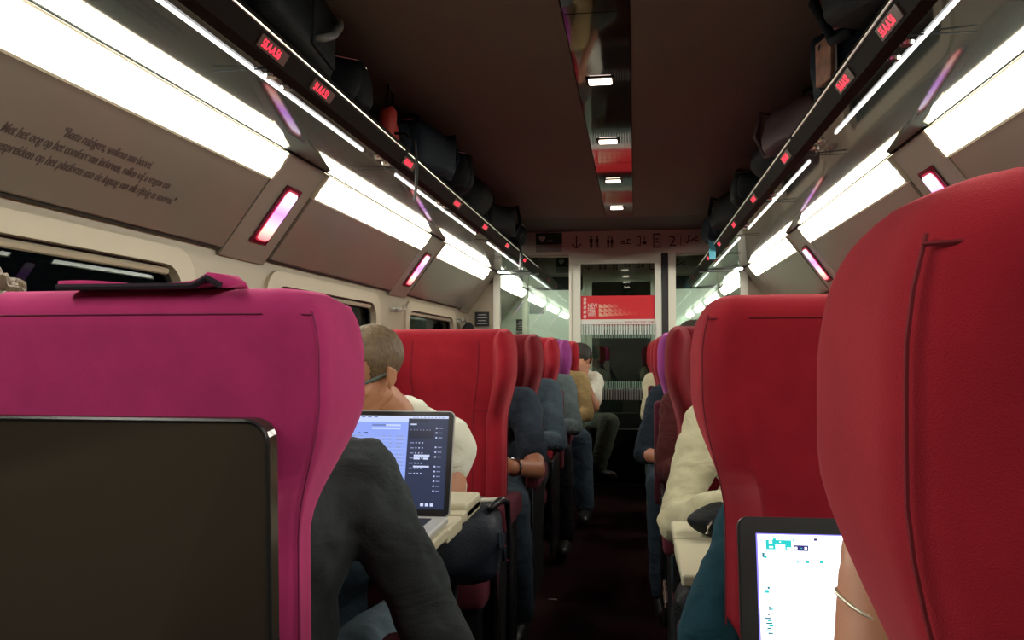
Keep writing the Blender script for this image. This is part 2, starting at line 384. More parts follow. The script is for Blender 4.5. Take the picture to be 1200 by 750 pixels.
# ---- ceiling downlights
for i, yy in enumerate((1.3, 2.25, 3.2, 4.13, 5.1, 6.07)):
    lab = ['first', 'second', 'third', 'fourth', 'fifth', 'farthest'][i]
    t = thing('ceiling_light', ['small ceiling light out of frame behind the others', 'small ceiling light in the mirror strip nearest the camera', 'small square ceiling light, the largest one visible in the mirror strip', 'small ceiling light, next one beyond the largest in the strip', 'small ceiling light, last but one before the far end of the strip', 'small ceiling light at the far end of the mirror strip'][i], 'light', (-.128, yy, CEZ-.001), 0, 'small lights in the ceiling strip')
    bm = bmesh.new(); plate(bm, Matrix.Translation((0,0,-.004)), .112, .085, .004, .008); obj('bezel', bm, M_RIM, t)
    bm = bmesh.new(); plate(bm, Matrix.Translation((0,0,-.009)), .088, .062, .005, .008); obj('lens', bm, emat('downlight', (1, .80, .66), 6), t)

# ------------------------------------------------------------------ glazed partitions and doors
DL, DR = -.577, .225        # door frame outer edges
def sign(y, t):
    bm = boxbm(CX-1.2, CX+1.2, y-.03, y+.05, EH+.868, CEZ+.03); o = obj('wall_lintel', bm, M_SIGN); struct(o)
    def ic(bmf, x, z, sc):     # icon at x z
        b_ = bmesh.new(); bmf(b_); bmesh.ops.transform(b_, matrix=Matrix.Translation((x, y-.032, z)) @ Matrix.Scale(sc, 4), verts=b_.verts[:]); obj('pictogram', b_, M_INK, o)
    z = EH+.975
    def arrow(b):
        box(b, -.04, .04, -.05, 0, -.45, .5)
        for q in (-1, 1):
            v = box(b, -.04, .04, -.05, 0, 0, .5); bmesh.ops.rotate(b, verts=v, cent=(0,0,0), matrix=Matrix.Rotation(q*.85, 3, 'Y')); bmesh.ops.translate(b, verts=v, vec=(0, 0, -.48))
    def person_ic(b, x=0, skirt=0):
        bmesh.ops.create_cone(b, cap_ends=True, segments=10, radius1=.09, radius2=.09, depth=.05, matrix=Matrix.Translation((x, -.02, .4)) @ Matrix.Rotation(PI/2, 4, 'X'))
        box(b, x-.13, x+.13, -.05, 0, -.05, .27); box(b, x-.1, x-.02, -.05, 0, -.5, -.05); box(b, x+.02, x+.1, -.05, 0, -.5, -.05)
    sc = .11
    ic(arrow, -.51+.0, z, sc)
    ic(lambda b: (person_ic(b, -.25), person_ic(b, .25)), -.355, z, sc*.95)
    ic(lambda b: (person_ic(b, -.18), person_ic(b, .18), box(b, -.3, .3, -.05, 0, .55, .6)), -.215, z-.01, sc*.8)
    ic(lambda b: (box(b, -.55, .4, -.05, 0, -.28, -.2), box(b, -.5, -.1, -.05, 0, -.12, .05), box(b, .1, .2, -.05, 0, -.2, .25), box(b, .2, .5, -.05, 0, .1, .2)), -.075, z, sc*.8)
    ic(lambda b: (box(b, -.45, -.38, -.05, 0, -.4, .4), box(b, -.15, -.08, -.05, 0, -.4, .4), box(b, -.45, -.08, -.05, 0, .33, .4), box(b, -.45, -.08, -.05, 0, -.4, -.33), box(b, .1, .4, -.05, 0, -.3, 0), box(b, .2, .28, -.05, 0, .1, .45)), .06, z, sc*.9)
    ic(lambda b: (box(b, -.3, -.22, -.05, 0, -.6, .6), box(b, .22, .3, -.05, 0, -.6, .6), box(b, -.3, .3, -.05, 0, .5, .6), box(b, -.3, .3, -.05, 0, -.6, -.5), box(b, -.1, .12, -.05, 0, .1, .2), box(b, -.1, .12, -.05, 0, -.15, -.07)), .19, z, sc*.95)
    text('coach_number', '2', .135, M_INK, basis((.29, y-.031, z-.05), (1,0,0), (0,0,1)), o)
    ic(lambda b: box(b, -.02, .02, -.05, 0, -.45, .45), .395, z, sc)
    def noph(b):
        v = box(b, -.5, .5, -.05, 0, -.04, .04); bmesh.ops.rotate(b, verts=v, cent=(0,0,0), matrix=Matrix.Rotation(-.5, 3, 'Y'))
        box(b, -.3, -.22, -.05, 0, -.15, .4); box(b, -.3, -.05, -.05, 0, .3, .38); box(b, .2, .45, -.05, 0, -.1, 0)
    ic(noph, .49, z, sc)
    # green heart defibrillator plate
    bm = bmesh.new(); plate(bm, basis((-.755, y-.031, z+.035), (1,0,0), (0,0,1)), .235, .105, .003, .006); g = obj('defibrillator_sign', bm, mat('green_sign', (.02,.075,.055), .4), o)
    bm = bmesh.new(); plate(bm, basis((-.755, y-.031, z-.052), (1,0,0), (0,0,1)), .235, .062, .003, .006); obj('notice', bm, mat('grey_note', (.30,.30,.27), .5), o)
    bm = bmesh.new(); pts = []
    for k in range(24):
        a = 2*PI*k/24; pts.append(bm.verts.new((-.815+.0022*16*math.sin(a)**3*.85, y-.0375, z+.038+.0022*(13*math.cos(a)-5*math.cos(2*a)-2*math.cos(3*a)-math.cos(4*a)))))
    bm.faces.new(pts); obj('heart', bm, M_WHITE, g)
    text('lettering', 'DAE', .022, M_WHITE, basis((-.765, y-.036, z+.01), (1,0,0), (0,0,1)), g)
    return o
def door(y, nm, banner=True):
    d = bpy.data.objects.new(nm, None); COL.objects.link(d); struct(d); d.location = (0, y, 0)
    H = EH+.868; zb = EH-.66
    def part(n, m, *bx):
        bm = bmesh.new()
        for b in bx: box(bm, *b)
        return obj(n, bm, m, d)
    jl, jr = DL+.10, DR-.055
    part('door_frame', M_DOORF, (DL+.02, jl, -.02, .03, .0, H), (jr, DR, -.02, .03, .0, H), (jl, jr, -.02, .03, H-.085, H))
    part('kick_panel', mat('door_kick', (.012,.012,.013), .2), (jl, jr, -.012, .02, .012, zb-.012))
    part('kick_trim', M_STEEL, (jl, jr, -.016, .02, zb-.012, zb))
    part('pane', M_DGLASS, (jl, jr, .0, .006, zb, H-.085))
    z0, z1, zw = EH+.292, EH+.500, EH+.248
    bn = part('banner', M_REDP, (jl, jr, -.004, -.001, z0, z1))
    part('banner_strip', M_WHITE, (jl, jr, -.004, -.001, zw, z0))
    bm = bmesh.new(); n = 28; wd = jr-jl
    for k in range(n):
        x = jl + wd*(k+.5)/n; box(bm, x-wd/n*.29, x+wd/n*.29, -.004, -.001, zw-.088, zw-.004)
        box(bm, x-wd/n*.29, x+wd/n*.29, -.004, -.001, EH-.415, EH-.315)
    obj('stripe_band', bm, mat('white_film', (.55,.60,.56), .5), d)
    X, Z = (1,0,0), (0,0,1)
    for k, zz in enumerate((.478, .447, .406, .366, .325)):
        text('hash_print', '#', .044, M_WHITE, basis((jl+.024, -.0045, EH+zz-.020), X, Z), bn, sx=1.0, bold=.0003)
    for k, (s_, zz) in enumerate((('NEW', .398), ('FREE', .358), ('WIFI!', .318))):
        text('slogan', s_, .054, M_WHITE, basis((jl+.062, -.0045, EH+zz-.002), X, Z), bn, sx=.60 if k else .70, bold=.0)
    for r_, n_ in enumerate((9, 7, 5)):     # wave fans fading to the right
        for k in range(n_):
            f = 1 - k/n_; bm = bmesh.new(); cx_, cz_ = jl+.160+.042*k, EH+.318+.037*r_+.0018*k*(1 if r_ == 0 else .3)
            vs = [bm.verts.new((cx_, -.0046-.0001*k, cz_))] + [bm.verts.new((cx_ + .042*math.cos(a*PI/12)*(1 if True else 0), -.0046-.0001*k, cz_+.034*math.sin(a*PI/12))) for a in range(7)]
            bm.faces.new(vs); c = (.62+.1*f, .012+.38*f*f, .022+.26*f*f)
            obj('wave_print', bm, mat('wave_%d' % int(f*10), c, .5), bn)
    text('web_address', 'WWW.THALYSNET.COM', .026, mat('ad_red', (.5,.04,.04), .5), basis((jr-.265, -.0045, zw+.010), X, Z), bn, sx=.86, bold=.0003)
    text('small_print', 'MORE INFORMATION ON BOARD OR ON', .014, mat('ad_grey', (.45,.30,.26), .5), basis((jr-.46, -.0045, zw+.014), X, Z), bn, sx=.7)
    hb = bmesh.new(); box(hb, jr+.012, jr+.040, -.045, -.022, EH+.13, EH+.24); box(hb, jr+.008, jr+.044, -.026, -.018, EH+.245, EH+.30); obj('door_handle', hb, M_WHITE, d)
    return d
def partition(y, idx):
    sign(y, None); door(y, 'door_%d' % idx)
    H = EH+.868
    bm = bmesh.new()
    box(bm, DL, DL+.02, y-.04, y+.04, 0, H); box(bm, DR+.062, DR+.125, y-.03, y+.03, 0, H)
    for s in (-1, 1):
        x = sx(s, 1.075); box(bm, x-.03, x+.03, y-.035, y+.035, 0, EH+.70)
    struct(obj('trim_posts_%d' % idx, bm, mat('cream_post', (.72,.71,.59), .35)))
    bm = boxbm(DR+.005, DR+.062, y-.01, y+.03, 0, H); struct(obj('trim_gap_%d' % idx, bm, M_BLACK))
    bm = bmesh.new(); box(bm, CX-1.2, DL, y-.02, y+.02, H-.02, H+.004); box(bm, DR+.1, CX+1.2, y-.02, y+.02, H-.02, H+.004); struct(obj('trim_head_%d' % idx, bm, M_FRAME))
partition(Y1, 1)
H1 = EH+.868
for s, a, b in ((-1, CX-1.35, DL), (1, DR+.125, CX+1.35)):
    xp = sx(s, 1.075)
    lo, hi = (xp+.03, b) if s < 0 else (a, xp-.03)
    bm = boxbm(lo, hi, Y1-.003, Y1+.003, EH-.5, H1-.02); o = struct(obj('window_partition_%s' % ('left' if s < 0 else 'right'), bm, M_GLASS))
    bm = boxbm(lo, hi, Y1-.02, Y1+.02, 0, EH-.5); struct(obj('wall_partition_low_%s' % ('left' if s < 0 else 'right'), bm, mat('bay_low', (.09,.09,.08), .5)))
    # cream outer panel from the post to the side wall
    bm = bmesh.new(); prof = [(xp, 0), (sx(s, Ow), 0), (sx(s, Ow), Zp), (sx(s, Og), Zg), (xp, Zg)]
    extrude_profile(bm, prof, Y1-.01, Y1+.02); struct(obj('wall_partition_%s' % ('left' if s < 0 else 'right'), bm, M_WALL))
    bm = boxbm(*sorted((sx(s, .70), sx(s, 1.09))), Y1-.012, Y1+.012, EH+.694, EH+.709); struct(obj('trim_rack_bar_%s' % ('left' if s < 0 else 'right'), bm, M_BLACK))
# bay end wall (glossy grey green), with door and sign
partition(Y2, 2)
for s, a, b in ((-1, CX-1.4, DL), (1, DR+.125, CX+1.4)):
    bm = boxbm(a, b, Y2, Y2+.05, -.05, EH+.70); struct(obj('wall_end_%s' % ('left' if s < 0 else 'right'), bm, M_BAY))
    bm = boxbm(a, b, Y2, Y2+.05, EH+.70, H1); struct(obj('wall_end_top_%s' % ('left' if s < 0 else 'right'), bm, mat('bay_shaded', (.05,.055,.05), .1)))  # same end wall above the racks, its lack of light put into a darker colour
bm = boxbm(CX-1.5, CX+1.5, Y2+1.2, Y2+1.25, -.05, CEZ); struct(obj('wall_vestibule', bm, mat('vestibule_dark', (.03,.032,.035), .3)))
for x in (-.33, .1):
    bm = boxbm(x-.06, x+.06, Y2+1.17, Y2+1.2, EH+.66, EH+.685); struct(obj('wall_light_strip', bm, emat('vest_lamp', (1,.85,.55), 3), bpy.data.objects['wall_vestibule']))
# notice frames with red extinguisher niche below
def notice(x, y, z, lab):
    t = thing('notice_board', lab, 'sign', (x, y, z)); 
    bm = boxbm(-.065, .065, -.012, 0, 0, .13); obj('notice', bm, M_BLACK, t)
    for k in range(4):
        bm = boxbm(-.045+.01*(k%2), .045-.01*(k%2), -.014, -.0121, .022+.026*k, .029+.026*k); obj('text_line', bm, mat('note_grey', (.4,.42,.42), .5), t)
    bm = bmesh.new(); ring_plate(bm, basis((0, 0, -.13), (1,0,0), (0,0,1)), .13, .24, .01, .085, .2, .03, .012); obj('niche_frame', bm, mat('grey_niche', (.22,.22,.20), .5), t)
    bm = tubebm([(0, -.008, -.05), (0, -.008, -.04), (0, -.008, -.20), (0, -.008, -.21)], [.012, .026, .026, .012], 16); obj('extinguisher', bm, mat('extinguisher_red', (.5,.01,.02), .3), t)
notice(-1.36, Y1-.012, EH+.235, 'black notice board above a red extinguisher on the cream wall left of the glass partition')
notice(-1.265, Y2-.002, EH+.245, 'black notice board above a red extinguisher on the bay wall behind the glass')
bm = boxbm(-.08, .08, -.006, 0, -.065, .065); tag(obj('wall_plate', bm, mat('plate_grey', (.16,.18,.165), .3), loc=(-1.10, Y2-.001, EH+.50)), 'square grey plate on the bay end wall behind the left glass', 'plate')
# coat hooks on the left pillars
for s, yy, k in ((-1, 5.08, 0), (-1, 7.0, 1), (1, 5.08, 2)):
    t = thing('coat_hook', ['chrome coat hook bar on the left pillar under the far pink lamp', 'chrome coat hook bar on the left wall by the notice board', 'chrome coat hook bar on the right pillar'][k], 'coat hook', (sx(s, Ow-.016), yy, EH+.27), 0, 'chrome coat hooks')
    bm = boxbm(-.006*s, .0, -.11, .11, -.012, .012) if s < 0 else boxbm(0, .006, -.11, .11, -.012, .012); obj('bar', bm, M_CHROME, t)
    for q in (-.09, 0, .09):
        obj('hook', tubebm([(0, q, 0), (-s*.03, q, -.01), (-s*.04, q, .0), (-s*.042, q, .03)], .005, 6), M_CHROME, t)
# ------------------------------------------------------------------ seats
HS = 1.240
def smooth(a, b, x):
    t = max(0, min(1, (x-a)/(b-a))); return t*t*(3-2*t)
def spine(u, z):         # u -1..1 across the seat, returns x, y, nx, ny, thickness
    head = smooth(.90, 1.095, z); au = abs(u); sg = 1 if u >= 0 else -1
    wx = .213 + .051*head - .010*smooth(1.15, 1.24, z)      # outermost reach
    fl = .105 + .115*head                            # wing depth
    uc = .62
    xc = wx - .035 - .020*head
    if au <= uc: x = au/uc*xc; y = .055 - .006*math.cos(au/uc*PI/2)
    else:
        v = (au-uc)/(1-uc); x = xc + (wx-.03-xc)*math.sin(v*PI/2)**.8; y = .05 + (fl-.02)*(v**1.45)
    return sg*x, y
def seat_shell():
    bm = bmesh.new(); NU, NZ, NT = 44, 40, 1
    zs = [.40 + (HS-.40)*(1-(1-k/NZ)**1.35) for k in range(NZ+1)]
    rows_o, rows_i = [], []
    for z in zs:
        zz = z
        ro, ri = [], []
        for k in range(NU+1):
            u = -1 + 2*k/NU
            x, y = spine(u, zz); x2, y2 = spine(min(1, u+.02), zz); x1, y1 = spine(max(-1, u-.02), zz)
            tx, ty = x2-x1, y2-y1; L = math.hypot(tx, ty) or 1; nx, ny = ty/L, -tx/L      # towards the back / outside
            au = abs(u)
            head = smooth(.86, 1.02, z)
            th = .098 - .040*smooth(.45, .95, au)
            th *= math.sqrt(max(0, 1-smooth(.90, 1.0, au)**2*.96))
            top = max(0, (z-(HS-.045))/.045); th *= math.sqrt(max(.0, 1-top*top*.97))
            zt = z - .014*smooth(.80, 1.0, au)*smooth(1.05, HS, z)
            lean = -.05*(z-.45)
            pad = (.012*math.exp(-((z-1.06)/.09)**2)*(1-smooth(.4, .62, au)) + .030*math.exp(-((au-.66)/.17)**2)*smooth(.92, 1.06, z)*(1-smooth(1.16, 1.24, z)))   # head cushion bulge
            ro.append(bm.verts.new((x+nx*th/2, y+ny*th/2+lean+.045, zt)))
            ri.append(bm.verts.new((x-nx*(th/2+pad), y-ny*(th/2+pad)+lean+.045, zt)))
        rows_o.append(ro); rows_i.append(ri)
    for rows in (rows_o, rows_i):
        for a, b in zip(rows, rows[1:]):
            for k in range(NU): bm.faces.new((a[k], a[k+1], b[k+1], b[k]))
    for a, b in zip(range(NZ), range(1, NZ+1)):
        for k in (0, NU): bm.faces.new((rows_o[a][k], rows_o[b][k], rows_i[b][k], rows_i[a][k]))
    for r in (0, NZ):
        for k in range(NU): bm.faces.new((rows_o[r][k], rows_o[r][k+1], rows_i[r][k+1], rows_i[r][k]))
    bmesh.ops.recalc_face_normals(bm, faces=bm.faces[:])
    me = bpy.data.meshes.new('backrest'); bm.to_mesh(me); bm.free()
    for p in me.polygons: p.use_smooth = True
    return me
SHELL = seat_shell()
def surf_pt(u, z, side, off=.001):
    x, y = spine(u, z); x2, y2 = spine(min(1, u+.02), z); x1, y1 = spine(max(-1, u-.02), z)
    tx, ty = x2-x1, y2-y1; L = math.hypot(tx, ty) or 1; nx, ny = ty/L, -tx/L; au = abs(u)
    th = (.098 - .040*smooth(.45, .95, au))*math.sqrt(max(0, 1-smooth(.90, 1.0, au)**2*.96))
    top = max(0, (z-(HS-.045))/.045); th *= math.sqrt(max(.0, 1-top*top*.97)); pad = (.012*math.exp(-((z-1.06)/.09)**2)*(1-smooth(.4, .62, au)) + .030*math.exp(-((au-.66)/.17)**2)*smooth(.92, 1.06, z)*(1-smooth(1.16, 1.24, z)))
    d = (th/2+off) if side > 0 else -(th/2+off+pad)
    return (x+nx*d, y+ny*d-.05*(z-.45)+.045, z - .014*smooth(.80, 1.0, au)*smooth(1.05, HS, z))
def seam_mesh():
    bm = bmesh.new()
    for q in (-1, 1):
        tube(bm, [surf_pt(q*.66, .45+.76*k/30, 1, .0010) for k in range(31)], .0013, 5)
        tube(bm, [surf_pt(q*.37, .50+.70*k/30, -1, .0010) for k in range(31)], .0013, 5)
    tube(bm, [surf_pt(-.66+1.32*k/30, 1.205, 1, .0010) for k in range(31)], .0013, 5)
    tube(bm, [surf_pt(-.95+.58*k/10, .95, -1, .0008) for k in range(11)], .0016, 5)
    tube(bm, [surf_pt(.37+.58*k/10, .95, -1, .0008) for k in range(11)], .0016, 5)
    me = bpy.data.meshes.new('seam'); bm.to_mesh(me); bm.free(); return me
SEAM = seam_mesh()
def bmme(nm, bm, sm=False):
    me = bpy.data.meshes.new(nm); bmesh.ops.recalc_face_normals(bm, faces=bm.faces[:]); bm.to_mesh(me); bm.free()
    for p in me.polygons: p.use_smooth = sm
    return me
CUSH = bmme('seat_cushion', rbox(-.225, .225, .10, .56, .37, .475, .035, 4), True)
BASEM = bmme('base', rbox(-.20, .20, .08, .46, .22, .37, .012, 2))
PED = bmme('pedestal', rbox(-.06, .06, .16, .36, 0, .23, .01, 2))
ARMD = bmme('armrest', rbox(-.028, .028, .08, .46, .585, .665, .022, 4), True)
ARMU = bmme('armrest', rbox(-.024, .024, -.02, .09, .50, .945, .022, 4), True)
SIDEP = bmme('side_panel', rbox(-.008, .008, .06, .47, .12, .60, .005, 2))
def sidetrim():
    return bmme('chrome_edge', tubebm([(0, .475, .60), (0, .482, .50), (0, .470, .30), (0, .455, .13), (0, .40, .115)], .0035, 6))
STRIM = sidetrim()
def mlink(nm, me, m, par, loc=(0,0,0)):
    o = bpy.data.objects.new(nm, me.copy() if len(me.materials) and me.materials[0] is not m else me)
    if len(o.data.materials) == 0: o.data.materials.append(m)
    elif o.data.materials[0] is not m: o.data.materials[0] = m
    COL.objects.link(o); o.parent = par; o.location = loc; return o
def seat(x, y, face, m, lab, group, aisle=0, up=False, shell=0):
    """origin: floor under the back; face +1 looks down the coach, -1 looks at the camera; aisle: +1/-1 world side of the aisle"""
    t = thing('train_seat', lab, 'seat', (x, y, 0), 0 if face > 0 else PI, group)
    seam = M_PSEAM if m in (M_PINK, M_PURPLE) else M_SEAM
    b = mlink('backrest', SHELL, m, t); mlink('seam', SEAM, seam, b)
    mlink('seat_cushion', CUSH, M_DKPAD, t); mlink('base', BASEM, M_BLACK, t); mlink('pedestal', PED, M_BLACK, t)
    la = aisle*face          # aisle side in the seat's own frame
    for q in (-1, 1):
        a_up = up and q == la
        if q == la:
            mlink('armrest', ARMU if a_up else ARMD, M_DKPAD, t, (q*.250, 0, 0))
            mlink('side_panel', SIDEP, M_BLACK, t, (q*.246, 0, 0)); mlink('chrome_edge', STRIM, M_CHROME, t, (q*.256, 0, 0))
        else: mlink('armrest', ARMD, M_DKPAD, t, (q*.236, 0, 0))
    if shell:
        bm = bmesh.new(); cols = 16; rws = []
        zt = shell; o = rrect(.42, zt-.22, .028, 6)
        # slightly bowed panel following the back
        def Yb(x_, z_): return .045-.05*(z_-.45) - .012 - .004*math.cos(x_/.21*PI/2)
        a = [bm.verts.new((px, Yb(px, pz+(zt+.22)/2)-.012, pz+(zt+.22)/2)) for px, pz in o]
        c = [bm.verts.new((px*1.015, Yb(px, pz+(zt+.22)/2)+.012, pz*1.01+(zt+.22)/2)) for px, pz in o]
        k = len(o)
        for i in range(k): bm.faces.new((a[i], a[(i+1)%k], c[(i+1)%k], c[i]))
        ctr = bm.verts.new((0, Yb(0, (zt+.22)/2)-.016, (zt+.22)/2))
        for i in range(k): bm.faces.new((a[i], a[(i+1)%k], ctr))
        sh = obj('shell_panel', bm, M_SHELL, t)
        bm = bmesh.new(); tube(bm, [(px*1.005, Yb(px, pz+(zt+.22)/2)-.0118, pz*1.003+(zt+.22)/2) for px, pz in o], .0032, 6, closed=True)
        obj('shell_edge', bm, M_BLACK, sh)
    return t
AL, AR = -.415-.262, .09+.262       # aisle seat centres
WL, WR = AL-.53, AR+.53
G1, G2, G3 = 'seats facing the camera, left of the aisle', 'seats facing the camera, right of the aisle', 'seats with their backs to the camera'
FP = 1.0
pink = seat(AL+.012, FP, 1, M_PINK, 'magenta wing seat with glossy black back panel, nearest on the left', G3, aisle=1, shell=1.068)
seat(WL, FP, 1, M_PINK, 'magenta window seat beside the nearest magenta seat on the left', G3, aisle=1)
seat(AR+.026, .36, 1, M_RED, 'very large red wing seat at the right edge, nearest the camera', G3, aisle=-1)
seat(WR+.026, .36, 1, M_RED, 'red window seat beside the nearest seat on the right', G3, aisle=-1)
seat(AR, 1.22, 1, M_RED, 'bright red wing seat seen from behind with an open laptop against its back', G3, aisle=-1)
seat(WR, 1.22, 1, M_RED, 'red window seat beside the seat with the laptop against its back', G3, aisle=-1)
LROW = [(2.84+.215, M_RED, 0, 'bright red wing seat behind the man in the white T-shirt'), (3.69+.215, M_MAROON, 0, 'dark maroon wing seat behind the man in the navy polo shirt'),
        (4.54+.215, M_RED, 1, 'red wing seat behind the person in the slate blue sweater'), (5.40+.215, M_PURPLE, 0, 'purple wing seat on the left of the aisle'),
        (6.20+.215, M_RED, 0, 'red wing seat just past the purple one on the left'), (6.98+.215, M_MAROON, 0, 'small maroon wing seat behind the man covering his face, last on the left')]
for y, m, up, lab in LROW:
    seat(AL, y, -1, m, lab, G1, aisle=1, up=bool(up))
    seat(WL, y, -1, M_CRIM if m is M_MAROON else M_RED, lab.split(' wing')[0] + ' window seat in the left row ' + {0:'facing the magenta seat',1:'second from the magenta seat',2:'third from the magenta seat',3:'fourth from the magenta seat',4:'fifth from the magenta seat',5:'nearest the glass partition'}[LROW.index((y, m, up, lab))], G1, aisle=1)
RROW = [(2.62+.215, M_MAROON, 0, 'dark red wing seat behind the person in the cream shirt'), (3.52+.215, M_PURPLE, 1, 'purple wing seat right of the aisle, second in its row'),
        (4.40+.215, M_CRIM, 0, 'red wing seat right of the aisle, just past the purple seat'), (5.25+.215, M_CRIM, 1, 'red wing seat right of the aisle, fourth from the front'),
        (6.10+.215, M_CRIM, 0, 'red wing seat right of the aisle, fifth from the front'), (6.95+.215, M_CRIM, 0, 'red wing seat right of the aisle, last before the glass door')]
for i, (y, m, up, lab) in enumerate(RROW):
    seat(AR, y, -1, m, lab, G2, aisle=-1, up=bool(up))
    seat(WR, y, -1, M_RED, 'red window seat on the right, ' + ['facing the seat with the laptop', 'second from the laptop seat', 'third from the laptop seat', 'fourth from the laptop seat', 'fifth from the laptop seat', 'nearest the glass partition'][i], G2, aisle=-1)
# head cover flap lying over the top of the magenta seat
t = thing('headrest_cover', 'narrow magenta and black fabric flap lying over the top of the nearest magenta seat', 'headrest cover', (AL-.06, FP+.035, HS))
bm = bmesh.new(); n = 20
for lay, (dz, th) in enumerate(((0.010, .0),)):
    a = []; 
    for k in range(n+1):
        u = k/n; x = -.020+.235*u; lift = .002*math.sin(u*9) + (.014*max(0, 1-abs(u-.92)/.09)) + .004*(1-u)**3
        a.append([bm.verts.new((x, -.030, -.004+lift*.4)), bm.verts.new((x, -.028, .006+lift)), bm.verts.new((x, .03, .008+lift)), bm.verts.new((x, .065, -.012)), bm.verts.new((x, .06, -.018)), bm.verts.new((x, .03, .002+lift*.5)), bm.verts.new((x, -.022, -.002+lift*.3))])
    for p, q in zip(a, a[1:]):
        for k in range(7): bm.faces.new((p[k], p[(k+1) % 7], q[(k+1) % 7], q[k]))
    bm.faces.new(a[0]); bm.faces.new(a[-1][::-1])
obj('flap', bm, M_PINK, t, smooth=True)
bm = bmesh.new(); tube(bm, [(-.018+.23*k/12, -.033, .001+(.010 if k == 11 else 0)) for k in range(13)], .0045, 6); obj('black_edge', bm, mat('black_felt', (.012,.005,.012), .95), t)

# ------------------------------------------------------------------ tables and laptops
TZ = EH-.362; TZR = EH-.423
def table(x0, x1, lab, TZ, ya, ym, yb):     # x0 aisle edge, x1 wall edge
    sg = 1 if x1 > x0 else -1
    t = thing('folding_table', lab, 'table', (x0, ym, TZ))
    def R(a, b, y0, y1, z0, z1, r): xs = sorted((a*sg, b*sg)); return rbox(xs[0], xs[1], y0-ym, y1-ym, z0-TZ, z1-TZ, r)
    W_ = abs(x1-x0)
    obj('fixed_leaf', R(0, W_, ym-.07, ym+.07, TZ-.035, TZ-.003, .006), M_TABLE, t)
    obj('folding_leaf', R(0, W_, ya, ym-.072, TZ-.024, TZ, .006), M_TABLE, t)
    l = obj('folding_leaf', R(0, W_, ym+.072, yb, TZ-.024, TZ, .006), M_TABLE, t)
    if sg < 0: obj('end_block', R(.0, .085, yb-.18, yb, TZ-.03, TZ+.014, .010), M_TABLE, l)
    obj('support', R(W_*.35, W_*.45, ym-.05, ym+.05, 0.0, TZ-.03, .01), M_BLACK, t)
    return t
table(-.385, -1.46, 'cream folding table between the magenta seat and the facing red seat, laptop on it', TZ, 1.50, 1.78, 2.08)
table(.085, 1.17, 'cream folding table on the right with the black pouch on it', TZR, 1.64, 1.90, 2.16)
def laptop(nm, lab, loc, rz, wd, hd, dp, ang, body, bez, draw, bw):
    t = thing(nm, lab, 'laptop', loc, rz)
    obj('keyboard_base', rbox(-wd/2, wd/2, -dp, 0, 0, .014, .005), body, t)
    bm = boxbm(-wd/2+.03, wd/2-.03, -dp*.55, -.03, .014, .0152); obj('keyboard', bm, M_BLACK, t)
    bm = boxbm(-.055, .055, -dp+.01, -dp*.62, .014, .0148); obj('trackpad', bm, M_GREYB, t)
    ld = bpy.data.objects.new('lid', None)
    bm = bmesh.new(); M = Matrix.Translation((0, 0, .012)) @ Matrix.Rotation(-ang, 4, 'X') @ basis((0, .004, hd/2), (1,0,0), (0,0,1))
    plate(bm, M @ Matrix.Translation((0, 0, -.007)), wd, hd, .006, .012); lid = obj('lid', bm, body, t)
    bm = bmesh.new(); plate(bm, M @ Matrix.Translation((0, 0, -.001)), wd-.004, hd-.004, .0015, .011); obj('bezel', bm, bez, lid)
    Ms = M @ Matrix.Translation((-wd/2+bw, -hd/2+bw*1.25, .0007)); sw, sh = wd-2*bw, hd-2.15*bw
    me_b = bmesh.new(); ms = []
    def q(x0, y0, x1, y1, m, lv=1):
        if m not in ms: ms.append(m)
        z = .0002*lv
        f = me_b.faces.new([me_b.verts.new(Ms @ Vector((x*sw, y*sh, z))) for x, y in ((x0, y0), (x1, y0), (x1, y1), (x0, y1))]); f.material_index = ms.index(m)
    draw(q); me = bpy.data.meshes.new('screen'); me_b.to_mesh(me); me_b.free()
    for m in ms: me.materials.append(m)
    link('screen', me, None, lid)
    return t
E_BLUE = emat('screen_blue', (.30, .42, 1.0), .95); E_WHITEB = emat('screen_pale', (.50, .60, 1.0), 1.15); E_NAVY = emat('screen_navy', (.018, .035, .10), .7)
E_GREY = emat('screen_text', (.35, .42, .7), .8); E_MID = emat('screen_mid', (.2, .28, .65), .8); E_BAR = emat('screen_bar', (.55, .62, .85), 1.1); E_NV2 = emat('screen_navy2', (.01, .02, .06), .6)
